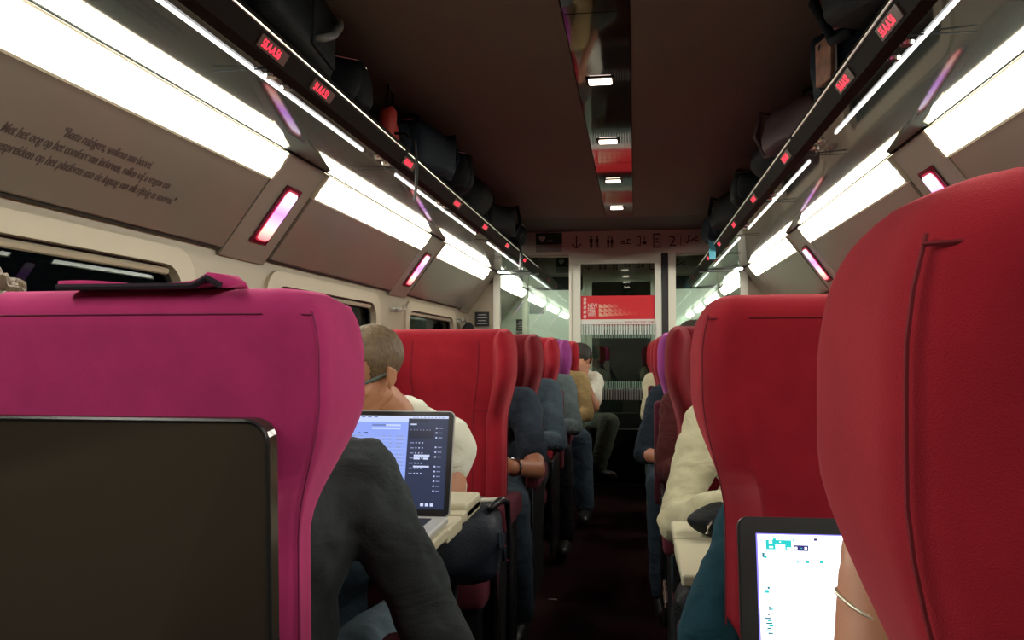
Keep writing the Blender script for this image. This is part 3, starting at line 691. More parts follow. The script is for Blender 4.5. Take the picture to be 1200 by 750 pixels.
def draw_mac(q0):
    def mx(x): return x if x in (0, 1) else (.71+(x-.62)*.763 if x >= .62 else max(0, .26+(x-.13)*.918))
    def q(a, b, c, d, m, lv=1): q0(mx(a), b, mx(c), d, m, lv)
    r = random.Random(3)
    q(0, 0, 1, 1, E_NAVY); q(0, .972, 1, 1, E_BAR, 2); q(.13, .03, .62, .972, E_BLUE, 2); q(.13, .93, .62, .972, E_WHITEB, 3); q(.13, .03, .62, .06, E_WHITEB, 3)
    for k in range(9): q(.66+.035*k, .980, .68+.035*k, .990, E_GREY, 3)
    for k in range(5): q(.14+.05*k, .978, .17+.05*k, .992, E_MID, 3)
    q(.33, .885, .56, .905, E_WHITEB, 4); q(.33, .885, .44, .905, E_MID, 5); q(.33, .85, .56, .87, E_WHITEB, 4); q(.27, .80, .30, .815, E_NAVY, 4); q(.22, .80, .24, .815, E_MID, 4)
    for k in range(16):
        y = .77-.040*k; q(.14, y-.012, .61, y-.010, E_WHITEB, 3)
        for c0, ww in ((.16, .16), (.42, .03), (.47, .03), (.53, .07)): q(c0, y, c0+ww*r.uniform(.5, 1), y+.010, E_GREY, 4)
    q(.64, .90, .70, .915, E_BAR, 3); q(.64, .93, .80, .96, E_NV2, 3); q(.63, .75, .86, .85, E_NV2, 3)
    for k in range(7): q(.645+.03*k, .842, .655+.03*k, .850, E_GREY, 4)
    for k in range(14):
        y = .86-.052*k
        if k != 3 and k != 7: q(.885, y, .90, y+.016, E_BAR, 3); q(.912, y+.003, .95, y+.012, E_GREY, 3)
    for k in range(7):
        y = .70-.055*k; q(.65, y, .685, y+.010, E_GREY, 3)
        for j in range(3): q(.70+.03*j, y, .712+.03*j, y+.012, E_BAR, 3)
    q(.69, .555, .84, .578, E_BAR, 4); q(.69, .44, .84, .458, E_BAR, 4); q(.69, .525, .75, .548, E_BAR, 4); q(.78, .525, .83, .548, E_BAR, 4)
    for k in range(3): q(.78+.045*k, .03, .81+.045*k, .062, E_BAR, 4)
E_W = emat('screen_white', (.93, .95, 1.0), 2.2); E_CY = emat('screen_cyan', (.02, .75, .72), .9); E_IND = emat('screen_indigo', (.05, .04, .28), .7); E_EDGE = emat('screen_edge', (.25, .22, 1.0), 1.4); E_TEAL = emat('screen_teal', (.03, .3, .38), .8)
def draw_white(q):
    q(0, 0, 1, 1, E_EDGE); q(.006, 0, 1, .994, E_W, 2)
    def r(x0, y0, x1, y1, m, lv=3): q((x0-878)/345, 1-(y1-627)/225, (x1-878)/345, 1-(y0-627)/225, m, lv)   # laid out on the panel's own grid
    r(890, 635, 922, 640, E_CY); r(890, 640, 902, 647, E_CY); r(914, 640, 922, 647, E_CY); r(899, 633, 903, 636, E_CY); r(894, 636, 898, 640, E_W, 4); r(894, 643, 899, 645, E_W, 4); r(916, 644, 921, 646, E_W, 4); r(907, 637, 909, 638, E_W, 4)
    r(924, 641, 943, 648, E_IND); r(926, 643, 929, 646, E_W, 4); r(938, 643, 941, 646, E_W, 4); r(933, 644, 935, 645, E_CY, 4); r(950, 632, 954, 635, E_IND); r(924, 633, 926, 637, E_CY)
    r(885, 651, 888, 657, E_TEAL); r(887, 655, 891, 658, E_CY); r(934, 660, 1000, 660.5, E_CY)
    for x in (928, 938, 956, 990): r(x, 659.5, x+(2 if x == 928 else 5), 663, E_CY, 4)
    r(887, 697, 892, 701, E_CY); r(890, 693, 893, 696, E_TEAL); r(891, 717, 893, 722, E_TEAL); r(894, 719, 896, 722, E_CY); r(889, 726, 892, 728, E_IND)
    for k in range(7): r(886+(k*3) % 5, 731+3*k, 893+(k*5) % 4, 733+3*k, E_CY if k % 2 else E_TEAL)
laptop('laptop', 'open laptop with blue document window on the left table, in front of the grey sweater', (-.560, 1.745, TZ+.001), 0, .335, .228, .235, math.radians(14), mat('aluminium', (.55,.55,.54), .4, metal=.25), M_BLACK, draw_mac, .013)
laptop('laptop', 'open dark laptop with a white screen leaning before the red seat on the right', (.305, 1.02, EH-.463), math.radians(2), .365, .255, .25, math.radians(8), mat('charcoal_plastic', (.028,.030,.032), .4), mat('charcoal_bezel', (.030,.034,.036), .45), draw_white, .021)
# tray under the right laptop, hinged on the seat back
t = thing('tray_table', 'black fold-down tray under the white-screen laptop', 'tray', (.352, 1.05, EH-.485))
obj('tray', rbox(-.215, .215, -.33, .13, 0, .020, .008), M_BLACK, t)
for q_ in (-1, 1): obj('hinge_arm', rbox(q_*.2-.01, q_*.2+.01, .10, .17, -.05, .01, .004), M_BLACK, t)
# ------------------------------------------------------------------ people
V = Vector
def cap(bm, a, b, ra, rb, seg=14, rg=5):
    a, b = V(a), V(b); d = b-a; L = d.length
    if L < 1e-6: d = V((0,0,1)); L = 1e-6
    d.normalize(); n = d.orthogonal().normalized(); m = d.cross(n); rings = []
    for k in range(rg+1):
        t = -PI/2 + PI/2*k/rg; rings.append((a + d*ra*math.sin(t), ra*math.cos(t)))
    for k in range(rg+1):
        t = PI/2*k/rg; rings.append((b + d*rb*math.sin(t), rb*math.cos(t)))
    vs = []
    for c, r in rings[1:-1]: vs.append([bm.verts.new(c+(n*math.cos(2*PI*k/seg)+m*math.sin(2*PI*k/seg))*r) for k in range(seg)])
    p0, p1 = bm.verts.new(rings[0][0]), bm.verts.new(rings[-1][0])
    for A, B in zip(vs, vs[1:]):
        for k in range(seg): bm.faces.new((A[k], A[(k+1)%seg], B[(k+1)%seg], B[k]))
    for k in range(seg): bm.faces.new((p0, vs[0][(k+1)%seg], vs[0][k])); bm.faces.new((p1, vs[-1][k], vs[-1][(k+1)%seg]))
def ell(bm, c, rad, R=None, sub=3):
    M = Matrix.Translation(V(c)) @ ((R.to_4x4() if R else Matrix.Identity(4)) @ Matrix.Diagonal((*rad, 1)))
    bmesh.ops.create_icosphere(bm, subdivisions=sub, radius=1.0, matrix=M)
def chain(bm, pts, rad):
    for i in range(len(pts)-1): cap(bm, pts[i], pts[i+1], rad[i], rad[i+1])
def orient(x, f, u):      # columns: x, forward, up
    return Matrix((x, f, u)).transposed()
def bake(name, bm, m, parent, loc, voxel, sm=4, fold=0.0, fscale=.09, smf=.5):
    me = bpy.data.meshes.new(name); bm.to_mesh(me); bm.free(); me.transform(Matrix.Translation(-V(loc)))
    o = bpy.data.objects.new(name, me); COL.objects.link(o)
    r = o.modifiers.new('r', 'REMESH'); r.mode = 'VOXEL'; r.voxel_size = voxel; r.use_smooth_shade = True
    s = o.modifiers.new('s', 'SMOOTH'); s.factor = smf; s.iterations = sm
    if fold:
        for k, (st, sc) in enumerate(((fold, fscale), (fold*.45, fscale*.4))):
            tx = bpy.data.textures.new('folds', 'CLOUDS'); tx.noise_scale = sc; tx.noise_depth = 1
            d = o.modifiers.new('d', 'DISPLACE'); d.texture = tx; d.strength = st; d.mid_level = .5
    dg = bpy.context.evaluated_depsgraph_get(); dg.update()
    me2 = bpy.data.meshes.new_from_object(o.evaluated_get(dg)); o.modifiers.clear(); o.data = me2; bpy.data.meshes.remove(me)
    me2.materials.clear(); me2.materials.append(m)
    for p in me2.polygons: p.use_smooth = True
    o.parent = parent
    if parent is None: o.location = loc
    return o
def head_prims(bm, c, f, u, s=1.0, ears=True):
    c, f = V(c), V(f).normalized(); u = V(u); u = (u - f*u.dot(f)).normalized(); x = f.cross(u)
    R = orient(x, f, u); P = lambda a, b, d: c + (x*a + f*b + u*d)*s
    ell(bm, P(0, -.012, .035), (.074*s, .092*s, .082*s), R); ell(bm, P(0, .018, -.035), (.060*s, .070*s, .078*s), R)
    ell(bm, P(0, .040, -.072), (.042*s, .042*s, .038*s), R); ell(bm, P(0, .066, -.100), (.020*s, .016*s, .016*s), R, 2)
    ell(bm, P(0, .050, .045), (.056*s, .036*s, .040*s), R)
    cap(bm, P(0, .080, .018), P(0, .104, -.028), .0085*s, .0125*s, 10, 3)
    for q in (-1, 1):
        cap(bm, P(q*.014, .083, .024), P(q*.046, .069, .021), .0105*s, .0095*s, 8, 3)
        ell(bm, P(q*.040, .058, -.022), (.022*s, .022*s, .018*s), R, 2)
        cap(bm, P(q*.008, .092, -.030), P(q*.013, .086, -.032), .0075*s, .007*s, 8, 3)
        cap(bm, P(q*.052, -.008, -.06), P(q*.026, .060, -.098), .016*s, .015*s, 8, 3)
        if ears:
            ell(bm, P(q*.080, -.010, -.004), (.007*s, .018*s, .028*s), R, 2); cap(bm, P(q*.076, -.002, -.026), P(q*.074, -.001, -.034), .008*s, .006*s, 8, 3)
            cap(bm, P(q*.086, -.024, .006), P(q*.083, -.004, .026), .0045*s, .0045*s, 6, 2); cap(bm, P(q*.086, -.024, .006), P(q*.080, -.012, -.026), .0045*s, .0045*s, 6, 2)
    cap(bm, P(-.020, .080, -.058), P(.020, .080, -.058), .0085*s, .0085*s, 8, 3); cap(bm, P(-.018, .079, -.072), P(.018, .079, -.072), .0085*s, .0085*s, 8, 3)
def hand_prims(bm, w, d, n, side, curl=.5, s=1.0):
    """w wrist, d direction of fingers, n palm normal, side +1: thumb on d x n side"""
    w, d, n = V(w), V(d).normalized(), V(n); n = (n - d*n.dot(d)).normalized(); x = d.cross(n)*side
    for k, off in enumerate((.028, .010, -.009, -.026)):
        cap(bm, w + d*.012*s + x*off*.6*s, w + d*.082*s + x*off*s, .014*s, .0115*s, 10, 3)
        p = w + d*.084*s + x*off*s; a = 0; ls = ((.040, .026, .020), (.045, .029, .021), (.041, .027, .020), (.032, .020, .017))[k]
        rr = (.0092, .0084, .0078, .0068)
        for j, l in enumerate(ls):
            a += curl*(.55, 1.0, .8)[j]*(1 + .06*k); q = p + (d*math.cos(a) + n*math.sin(a))*l*s
            cap(bm, p, q, rr[j]*s, rr[j+1]*s, 10, 3); p = q
    p = w + d*.022*s + x*.022*s; q = p + (d*.55 + x*.55 + n*.45).normalized()*.040*s; r = q + (d*.8 + x*.05 + n*.5).normalized()*.032*s; t_ = r + (d*.8 - x*.25 + n*.5).normalized()*.025*s
    chain(bm, (p, q, r, t_), (.0165*s, .0115*s, .0098*s, .0085*s))
def hair_mesh(c, f, u, m, parent, loc, s=1.0, style='short', seed=1):
    c, f = V(c), V(f).normalized(); u = V(u); u = (u - f*u.dot(f)).normalized(); x = f.cross(u)
    bm = bmesh.new(); bmesh.ops.create_icosphere(bm, subdivisions=5, radius=1.0)
    th = {'short': .006, 'medium': .014, 'curly': .026}[style]; low = {'short': -.02, 'medium': -.045, 'curly': -.06}[style]
    kill = []
    for v in bm.verts:
        p = v.co.copy(); lim = low if p.y < .0 else (low + (p.y)*.13)
        a = p.x*.074; b = p.y*.092-.012; d = p.z*.082+.035
        if p.z < 0: d = .035 + p.z*.075
        nz = noise.noise(p*(7 if style == 'curly' else 16)+V((seed, 0, 0)))
        k = 1 + (th*(1+.45*nz*(1.6 if style == 'curly' else 1)))/.085
        # hairline
        hl = (.060 if p.y > .55 else (-.005 if (p.y > -.05 and abs(p.x) > .5) else low)) + .004*nz
        if d < hl: k = .93
        if d < low-.035: kill.append(v)
        v.co = c + (x*a*k + f*b*k + u*(.035+(d-.035)*k))*s
    bmesh.ops.delete(bm, geom=kill, context='VERTS')
    o = obj('hair', bm, m, parent, smooth=True); o.data.transform(Matrix.Translation(-V(loc))); return o
def hairmat(nm, c): return mat(nm, c, .6, bump=.8, bscale=120, aniso=(1, 1, .25), var=.35, vscale=60)
H_DARK = hairmat('hair_dark', (.018, .012, .008)); H_BROWN = hairmat('hair_brown', (.035, .022, .012)); H_SAND = hairmat('hair_sandy', (.13, .085, .042)); H_GREY = hairmat('hair_grey', (.12, .10, .075))
def cloth(nm, c, var=.12): return cloth_nodes(mat(nm, c, .9, sheen=.25, bump=.25, bscale=420, spec=.12, var=var, vscale=25))
def person(lab, x, yb, face, top_m, leg_m, skin=None, hair=H_DARK, hstyle='short', long_sleeve=True, J={}, curl=.6, shoe=None, voxel=.0065, fold=.012, group=None, extra=None, ears=True, seed=1, lean=0.0, sleeve=.72):
    skin = skin or M_SKIN
    """x centre, yb world y of the seat back front, face +1/-1 looking along y; J overrides in world space. side r/l = the person's own"""
    F = face; rt = F          # person's right hand lies at +x when facing +y
    def P(sx_, fy, z): return V((x + sx_*rt, yb + F*fy, z))
    j = dict(pelvis=P(0, .14, .555), waist=P(0, .15, .70), chest=P(0, .14+lean*.6, .88), neck=P(0, .13+lean, 1.005), head=P(0, .165+lean*1.2, 1.135),
             hf=V((0, F, -.12)), hu=V((0, 0, 1)),
             sr=P(.185, .13+lean*.9, .955), er=P(.235, .21+lean*.5, .70), wr=P(.13, .42, .69), sl=P(-.185, .13+lean*.9, .955), el=P(-.235, .21+lean*.5, .70), wl=P(-.13, .42, .69),
             hr=P(.095, .17, .545), kr=P(.13, .58, .545), ar=P(.13, .62, .11), hl=P(-.095, .17, .545), kl=P(-.13, .58, .545), al=P(-.13, .62, .11))
    j['fr'] = None; j['fl'] = None; j.update({k: V(v) for k, v in J.items()})
    loc = tuple(j['pelvis'])
    hd = [j.get('hdr'), j.get('hdl')]
    bm = bmesh.new()
    def torso(bm, e):
        ell(bm, j['pelvis'], (.165+e, .125+e, .12+e)); ell(bm, j['waist'], (.148+e, .112+e, .13+e)); ell(bm, j['chest'], (.172+e, .120+e, .155+e))
        cap(bm, j['chest']+V((0,0,.02)), j['neck']-V((0,0,.035)), .105+e, .072+e)
        for s_ in ('sr', 'sl'): cap(bm, j['neck']-V((0,0,.05)), j[s_], .060+e, .056+e); cap(bm, j['chest'], j[s_]-V((0,0,.03)), .09+e, .066+e)
    torso(bm, -.006)
    chain(bm, (j['neck']-V((0,0,.04)), j['head']-V((0,0,.045))), (.060, .054))
    head_prims(bm, j['head'], j['hf'], j['hu'], ears=ears)
    for q in 'rl':
        chain(bm, (j['s'+q], j['e'+q], j['w'+q]), (.050, .041, .027))
        d = hd[0 if q == 'r' else 1]
        if d is None: d = (j['w'+q]-j['e'+q]).normalized()
        n_ = j.get('n'+q)
        if n_ is None: n_ = V((0, 0, -1))
        hand_prims(bm, j['w'+q], d, n_, (1 if q == 'r' else -1)*j.get('th', 1) if not isinstance(j.get('th', 1), V) else 1, curl)
        chain(bm, (j['h'+q], j['k'+q], j['a'+q]), (.088, .058, .038))
        fd = j['f'+q] if j['f'+q] is not None else V((0, F, 0))
        cap(bm, j['a'+q]-V((0,0,.05)), j['a'+q]+fd*.14-V((0,0,.07)), .036, .03)
    body = bake('person', bm, skin, None, loc, voxel, 3)
    tag(body, lab, 'person', group)
    # shirt
    bm = bmesh.new(); torso(bm, .012)
    for q in 'rl':
        if long_sleeve: chain(bm, (j['s'+q], j['e'+q], j['e'+q]+(j['w'+q]-j['e'+q])*float(long_sleeve)*.96), (.067, .054, .040))
        else:
            mid = j['s'+q] + (j['e'+q]-j['s'+q])*sleeve; chain(bm, (j['s'+q], mid), (.068, .063))
    sh = bake('shirt', bm, top_m, body, loc, .0085, 3, fold=fold*1.3)
    cb = bmesh.new(); nk = j['neck']-V((0,0,.018)); ax = ((j['head']-j['neck']).normalized()+V((0,0,1.2))).normalized(); a_ = ax.orthogonal().normalized(); b_ = ax.cross(a_)
    tube(cb, [nk + (a_*math.cos(k*PI/10)+b_*math.sin(k*PI/10))*.068 - V(loc) for k in range(20)], .008, 8, closed=True); obj('collar', cb, top_m, sh, smooth=True)
    if long_sleeve is True:
        for q in 'rl':
            d = (j['w'+q]-j['e'+q]).normalized(); cb = bmesh.new(); tube(cb, [j['w'+q]-d*.035-V(loc), j['w'+q]-d*.005-V(loc)], .040, 16); obj('cuff', cb, top_m, sh, smooth=True)
    # trousers
    bm = bmesh.new(); ell(bm, j['pelvis'], (.178, .138, .125))
    for q in 'rl': chain(bm, (j['h'+q], j['k'+q], j['a'+q]+V((0,0,.0))), (.105, .078, .062))
    bake('trousers', bm, leg_m, body, loc, .010, 3, fold=fold)
    for q in 'rl':
        fd = j['f'+q] if j['f'+q] is not None else V((0, F, 0))
        bm = bmesh.new(); a = j['a'+q]; cap(bm, a-V((0,0,.055)), a+fd*.15-V((0,0,.07)), .046, .038); cap(bm, a-V((0,0,.02)), a-V((0,0,.06)), .044, .046)
        bake('shoe', bm, shoe or mat('black_shoe', (.012,.012,.012), .45), body, loc, .009, 3)
    hair_mesh(j['head'], j['hf'], j['hu'], hair, body, loc, style=hstyle, seed=seed)
    f = j['hf'].normalized(); u = (j['hu']-f*j['hu'].dot(f)).normalized(); xx = f.cross(u)
    for q in (-1, 1):
        bm = bmesh.new(); ell(bm, j['head']+xx*q*.029+f*.0735+u*.006-V(loc), (.0112, .0100, .0085), None, 2); e = obj('eye', bm, M_EYE, body, smooth=True)
        bm = bmesh.new(); ell(bm, j['head']+xx*q*.029+f*.0805+u*.0045-V(loc), (.0048, .0048, .0048), None, 2); obj('iris', bm, H_DARK, e, smooth=True)
    bm = bmesh.new(); ell(bm, j['head']+f*.0855-u*.065-V(loc), (.022, .022, .022), None, 1); bm.free()
    bm = bmesh.new()
    for dz, r_ in ((-.059, .0062), (-.070, .0070)):
        tube(bm, [j['head']+xx*t_+f*(.0855-abs(t_)*.30)+u*dz-V(loc) for t_ in (-.021, -.012, 0, .012, .021)], [.002, r_, r_, r_, .002], 8)
    obj('lips', bm, M_LIP, body, smooth=True)
    body['_j'] = 0
    del body['_j']
    return body, j, loc
def watch(body, loc, w, e, m=None):
    d = (V(w)-V(e)).normalized(); c = V(w)-d*.022-V(loc); a = d.orthogonal().normalized(); b = d.cross(a); bm = bmesh.new()
    tube(bm, [c + (a*math.cos(k*PI/10)+b*math.sin(k*PI/10))*.032 for k in range(20)], .006, 6, closed=True); o = obj('watch', bm, m or M_STEEL, body, smooth=True)
    return o
C_GREY = cloth('charcoal_wool', (.038, .046, .048)); C_WHITE = cloth('white_cotton', (.74, .74, .62), .03); C_NAVY = cloth('navy_polo', (.030, .042, .058)); C_SLATE = cloth('slate_wool', (.055, .080, .100))
C_SHALE = cloth('slate_shirt', (.10, .135, .14)); C_TAN = cloth('tan_jacket', (.34, .25, .11)); C_CREAM = cloth('cream_linen', (.50, .47, .31), .05); C_TEAL = cloth('teal_wool', (.010, .045, .062)); C_BROWN = cloth('brown_knit', (.075, .018, .018))
C_DNAVY = cloth('dark_navy', (.016, .024, .034)); C_JEAN = cloth('blue_denim', (.035, .055, .075)); C_BLK = cloth('black_trousers', (.008, .009, .011)); C_GREEN = cloth('green_trousers', (.075, .105, .078)); C_LJEAN = cloth('light_denim', (.10,.14,.17))

# left, near: grey sweater, seen from behind, elbow out in the aisle
person('person in charcoal grey sweater at the blue-screened laptop, sitting in the magenta seat', -.640, 1.14, 1, C_GREY, C_LJEAN, lean=.10, fold=.016, hair=H_BROWN,
       J=dict(pelvis=(-.655, 1.33, .555), waist=(-.645, 1.33, .70), chest=(-.645, 1.345, .85), neck=(-.66, 1.40, .99), head=(-.72, 1.47, 1.10), hf=(-.25, .8, -.35),
              sr=(-.470, 1.40, .940), er=(-.305, 1.37, .640), wr=(-.47, 1.60, .80), hdr=(-.6, .7, -.1), sl=(-.83, 1.41, .92), el=(-.90, 1.42, .70), wl=(-.66, 1.58, .81), hdl=(.3, .8, -.1),
              kr=(-.50, 1.80, .55), ar=(-.50, 1.84, .11), kl=(-.80, 1.80, .55), al=(-.80, 1.84, .11)))
# left, facing: white T-shirt, head bowed towards the window side
bw, jw, lw = person('man in white T-shirt and glasses with bowed head, facing the camera', -.70, 2.90, -1, C_WHITE, C_JEAN, long_sleeve=False, sleeve=.30, hair=H_SAND, hstyle='short', voxel=.0045, fold=.010,
       J=dict(waist=(-.70, 2.66, .72), chest=(-.69, 2.52, .83), neck=(-.665, 2.36, .985), head=(-.705, 2.16, 1.105), hf=(-.55, -.72, -.38), hu=(0, -.3, 1),
              sl=(-.540, 2.42, .900), el=(-.520, 2.34, .68), wl=(-.66, 2.12, .82), hdl=(-.7, -.4, -.1), sr=(-.86, 2.46, .90), er=(-.98, 2.34, .72), wr=(-.86, 2.10, .83), hdr=(.4, -.8, -.1)))
f = jw['hf'].normalized(); u = (jw['hu']-f*jw['hu'].dot(f)).normalized(); xx = f.cross(u)
gl = bmesh.new()
HP = lambda a, b, d: jw['head']+xx*a+f*b+u*d-V(lw)
for q in (-1, 1):
    tube(gl, [HP(q*.080, .0, .010), HP(q*.078, .05, .012), HP(q*.066, .094, .012)], [.0025, .0045, .0045], 6)
    tube(gl, [HP(q*.034+.026*math.cos(k*PI/8), .098-.010*abs(math.cos(k*PI/8)), .006+.018*math.sin(k*PI/8)) for k in range(16)], .0016, 6, closed=True)
tube(gl, [HP(-.01, .1, .010), HP(.01, .1, .010)], .002, 6)
obj('glasses', gl, mat('glasses_frame', (.10,.13,.12), .3), bw)
# navy polo
bn, jn, ln = person('person in navy polo shirt with wristwatch, just behind the nearest facing red seat', -.66, 3.77, -1, C_NAVY, C_JEAN, long_sleeve=False, hair=H_GREY, hstyle='medium', voxel=.0055, skin=M_SKIN2,
       J=dict(sl=(-.475, 3.60, .935), el=(-.405, 3.40, .680), wl=(-.475, 3.20, .715), hdl=(-.75, -.35, .15), nl=(-.2, .8, -.3), head=(-.66, 3.55, 1.118), al=(-.47, 3.38, .11), kl=(-.48, 3.22, .55)), curl=1.15)
watch(bn, ln, jn['wl'], jn['el'], mat('watch_steel', (.25,.25,.25), .25, metal=1))
bm = boxbm(-.16, .12, -.0, .004, 0, .035); bm.free()
person('person in slate blue sweater, directly behind the navy polo on the left', -.64, 4.62, -1, C_SLATE, C_BLK, hair=H_GREY, hstyle='medium', J=dict(el=(-.40, 4.30, .70), sl=(-.46, 4.46, .95), wl=(-.48, 4.12, .73), head=(-.66, 4.40, 1.11)))
person('person in slate grey shirt and black boots, one foot in the aisle', -.62, 5.48, -1, C_SHALE, C_BLK, hair=H_DARK, J=dict(el=(-.375, 5.16, .70), sl=(-.445, 5.30, .95), wl=(-.46, 4.98, .72), kl=(-.44, 4.86, .56), al=(-.405, 4.76, .13), kr=(-.66, 4.9, .55)), shoe=mat('boot_black', (.010,.010,.009), .5))
person('person in a tan jacket leaning into the aisle on the left', -.58, 6.26, -1, C_TAN, C_JEAN, hair=H_BROWN, J=dict(el=(-.345, 5.98, .72), sl=(-.40, 6.10, .95), wl=(-.46, 5.78, .70), kl=(-.37, 5.70, .56), al=(-.34, 5.66, .13)))
bb, jb_, lb_ = person('person in white shirt and green trousers covering the face with one hand', -.52, 7.05, -1, C_WHITE, C_GREEN, long_sleeve=False, hair=H_DARK, hstyle='medium', voxel=.0055,
       J=dict(head=(-.425, 6.72, 1.095), hf=(.15, -.75, -.72), hu=(0, -.6, .75), neck=(-.45, 6.85, 1.0), chest=(-.47, 6.90, .87), sl=(-.33, 6.82, .93), el=(-.32, 6.56, .73), wl=(-.405, 6.57, .98), hdl=(-.2, -.05, 1), nl=(-.3, .8, 0), sr=(-.62, 6.86, .93),
              kl=(-.20, 6.42, .62), al=(-.28, 6.34, .30), kr=(-.42, 6.52, .55), hl=(-.38, 6.80, .55), fl=(.7, -.7, .1)), curl=1.2)
# right side
person('person in loose cream linen shirt at the right table, facing the camera', .385, 2.70, -1, C_CREAM, C_JEAN, hair=H_GREY, fold=.020,
       J=dict(sr=(.205, 2.50, .945), er=(.105, 2.30, .70), wr=(.25, 2.12, .785), hdr=(.8, -.3, -.2), sl=(.57, 2.52, .945), el=(.63, 2.34, .72), wl=(.44, 2.12, .785), hdl=(-.7, -.5, 0), head=(.42, 2.46, 1.13)))
person('person in brown knitted top seated just behind the dark red seat on the right', .335, 3.60, -1, C_BROWN, C_JEAN, hair=H_BROWN, hstyle='medium', J=dict(head=(.235, 3.42, 1.155), neck=(.28, 3.46, 1.02), sr=(.165, 3.42, .945), er=(.125, 3.34, .70)))
person('person in dark navy sweater, elbow out in the aisle on the right', .25, 4.46, -1, C_DNAVY, C_JEAN, long_sleeve=.3, hair=H_DARK, skin=M_SKIN2, J=dict(sr=(.125, 4.28, .93), er=(.035, 4.16, .66), wr=(.13, 3.98, .66), ar=(.12, 3.80, .11)))
person('person in a pale cream shirt far down on the right by the glass door', .26, 6.20, -1, C_CREAM, C_GREEN, hair=H_BROWN, J=dict(sr=(.12, 6.0, .95), er=(.085, 5.88, .72)))
person('person in dark teal sweater with bent elbow, in the bright red seat', .36, 1.36, 1, C_TEAL, C_JEAN, hair=H_DARK, fold=.012,
       J=dict(sl=(.200, 1.42, .875), el=(.112, 1.335, .715), wl=(.25, 1.60, .775), hdl=(.6, .6, -.1), chest=(.35, 1.50, .85), waist=(.355, 1.49, .70), neck=(.36, 1.52, .99), head=(.38, 1.57, 1.10), sr=(.54, 1.54, .91), er=(.62, 1.52, .70), wr=(.48, 1.68, .785)))
br, jr_, lr_ = person('person in the nearest right seat, bare forearm with thin silver bangle in view', .385, .40, 1, cloth('plain_dark', (.02,.02,.025)), C_JEAN, long_sleeve=False, hair=H_BROWN, hstyle='medium', voxel=.0045,
       J=dict(el=(.182, .70, .765), wl=(.204, .785, .958), hdl=(.35, .25, .9), nl=(.3, .8, 0), sl=(.20, .53, .93), head=(.42, .56, 1.09)), curl=.7)
d = (jr_['wl']-jr_['el']).normalized(); c = jr_['wl']-d*.028-V(lr_); a = V((1,0,-.45)).normalized(); b = V((0,1,.1)).normalized(); bm = bmesh.new()
tube(bm, [c + (a*math.cos(k*PI/16)*.0305+b*math.sin(k*PI/16)*.0305) for k in range(32)], .0018, 8, closed=True); bmesh.ops.create_icosphere(bm, subdivisions=2, radius=.0036, matrix=Matrix.Translation(c-b*.0305+a*.012)); obj('silver_bangle', bm, mat('silver', (.85,.78,.62), .35, metal=.7), br, smooth=True)
# curly head by the window beyond the magenta seat
person('person with curly light brown hair at the left window beyond the magenta seat', -1.19, 1.16, 1, C_DNAVY, C_JEAN, hair=H_SAND, hstyle='curly', J=dict(head=(-1.14, 1.30, 1.165), neck=(-1.16, 1.28, 1.02)), seed=4)
# ------------------------------------------------------------------ bags
def bulge(x0, x1, y0, y1, z0, z1, m, name, parent, k=.25, r=.05, seed=0, sub=3):
    bm = rbox(x0, x1, y0, y1, z0, z1, r, 3); bmesh.ops.subdivide_edges(bm, edges=bm.edges[:], cuts=sub, use_grid_fill=True)
    c = V(((x0+x1)/2, (y0+y1)/2, (z0+z1)/2)); h = V((x1-x0, y1-y0, z1-z0))*.5
    for v in bm.verts:
        d = v.co-c; q = [min(1, abs(d[i])/h[i]) for i in range(3)]
        f = 1 + k*.5*(1-q[0]**2)*(1-q[1]**2)*0
        for i in range(3):
            a_, b_ = q[(i+1)%3], q[(i+2)%3]; d[i] *= 1 - k*(1-(1-a_**2*.6)*(1-b_**2*.6))
        n_ = noise.noise_vector((v.co+V((seed*3.1, 0, 0)))*8)*.026; v.co = c+d+n_
    return obj(name, bm, m, parent, smooth=True)
def backpack(x, y, z, rz, m, lab, s=1.0, seed=0, accent=None):
    t = thing('backpack', lab, 'backpack', (x, y, z), rz, 'bags on the overhead racks')
    bulge(-.15*s, .15*s, -.21*s, .21*s, 0, .20*s, m, 'body', t, .16, .035*s, seed)
    bulge(-.11*s, .11*s, -.26*s, -.17*s, .02*s, .17*s, accent or m, 'front_pocket', t, .25, .03*s, seed+1)
    for q in (-1, 1): obj('strap', tubebm([(q*.07*s, .19*s, .19*s), (q*.09*s, .26*s, .22*s), (q*.10*s, .29*s, .12*s), (q*.08*s, .24*s, .02*s), (q*.07*s, .18*s, .02*s)], .013*s, 8), m, t, smooth=True)
    obj('handle', tubebm([(-.04*s, 0, .20*s), (-.04*s, 0, .25*s), (0, 0, .265*s), (.04*s, 0, .25*s), (.04*s, 0, .20*s)], .008*s, 8), M_BLACK, t, smooth=True)
    obj('zipper', tubebm([(-.13*s, -.1*s, .18*s), (-.10*s, -.19*s, .18*s), (0, -.215*s, .185*s), (.10*s, -.19*s, .18*s), (.13*s, -.1*s, .18*s)], .003*s, 6), M_STEEL, t)
    return t
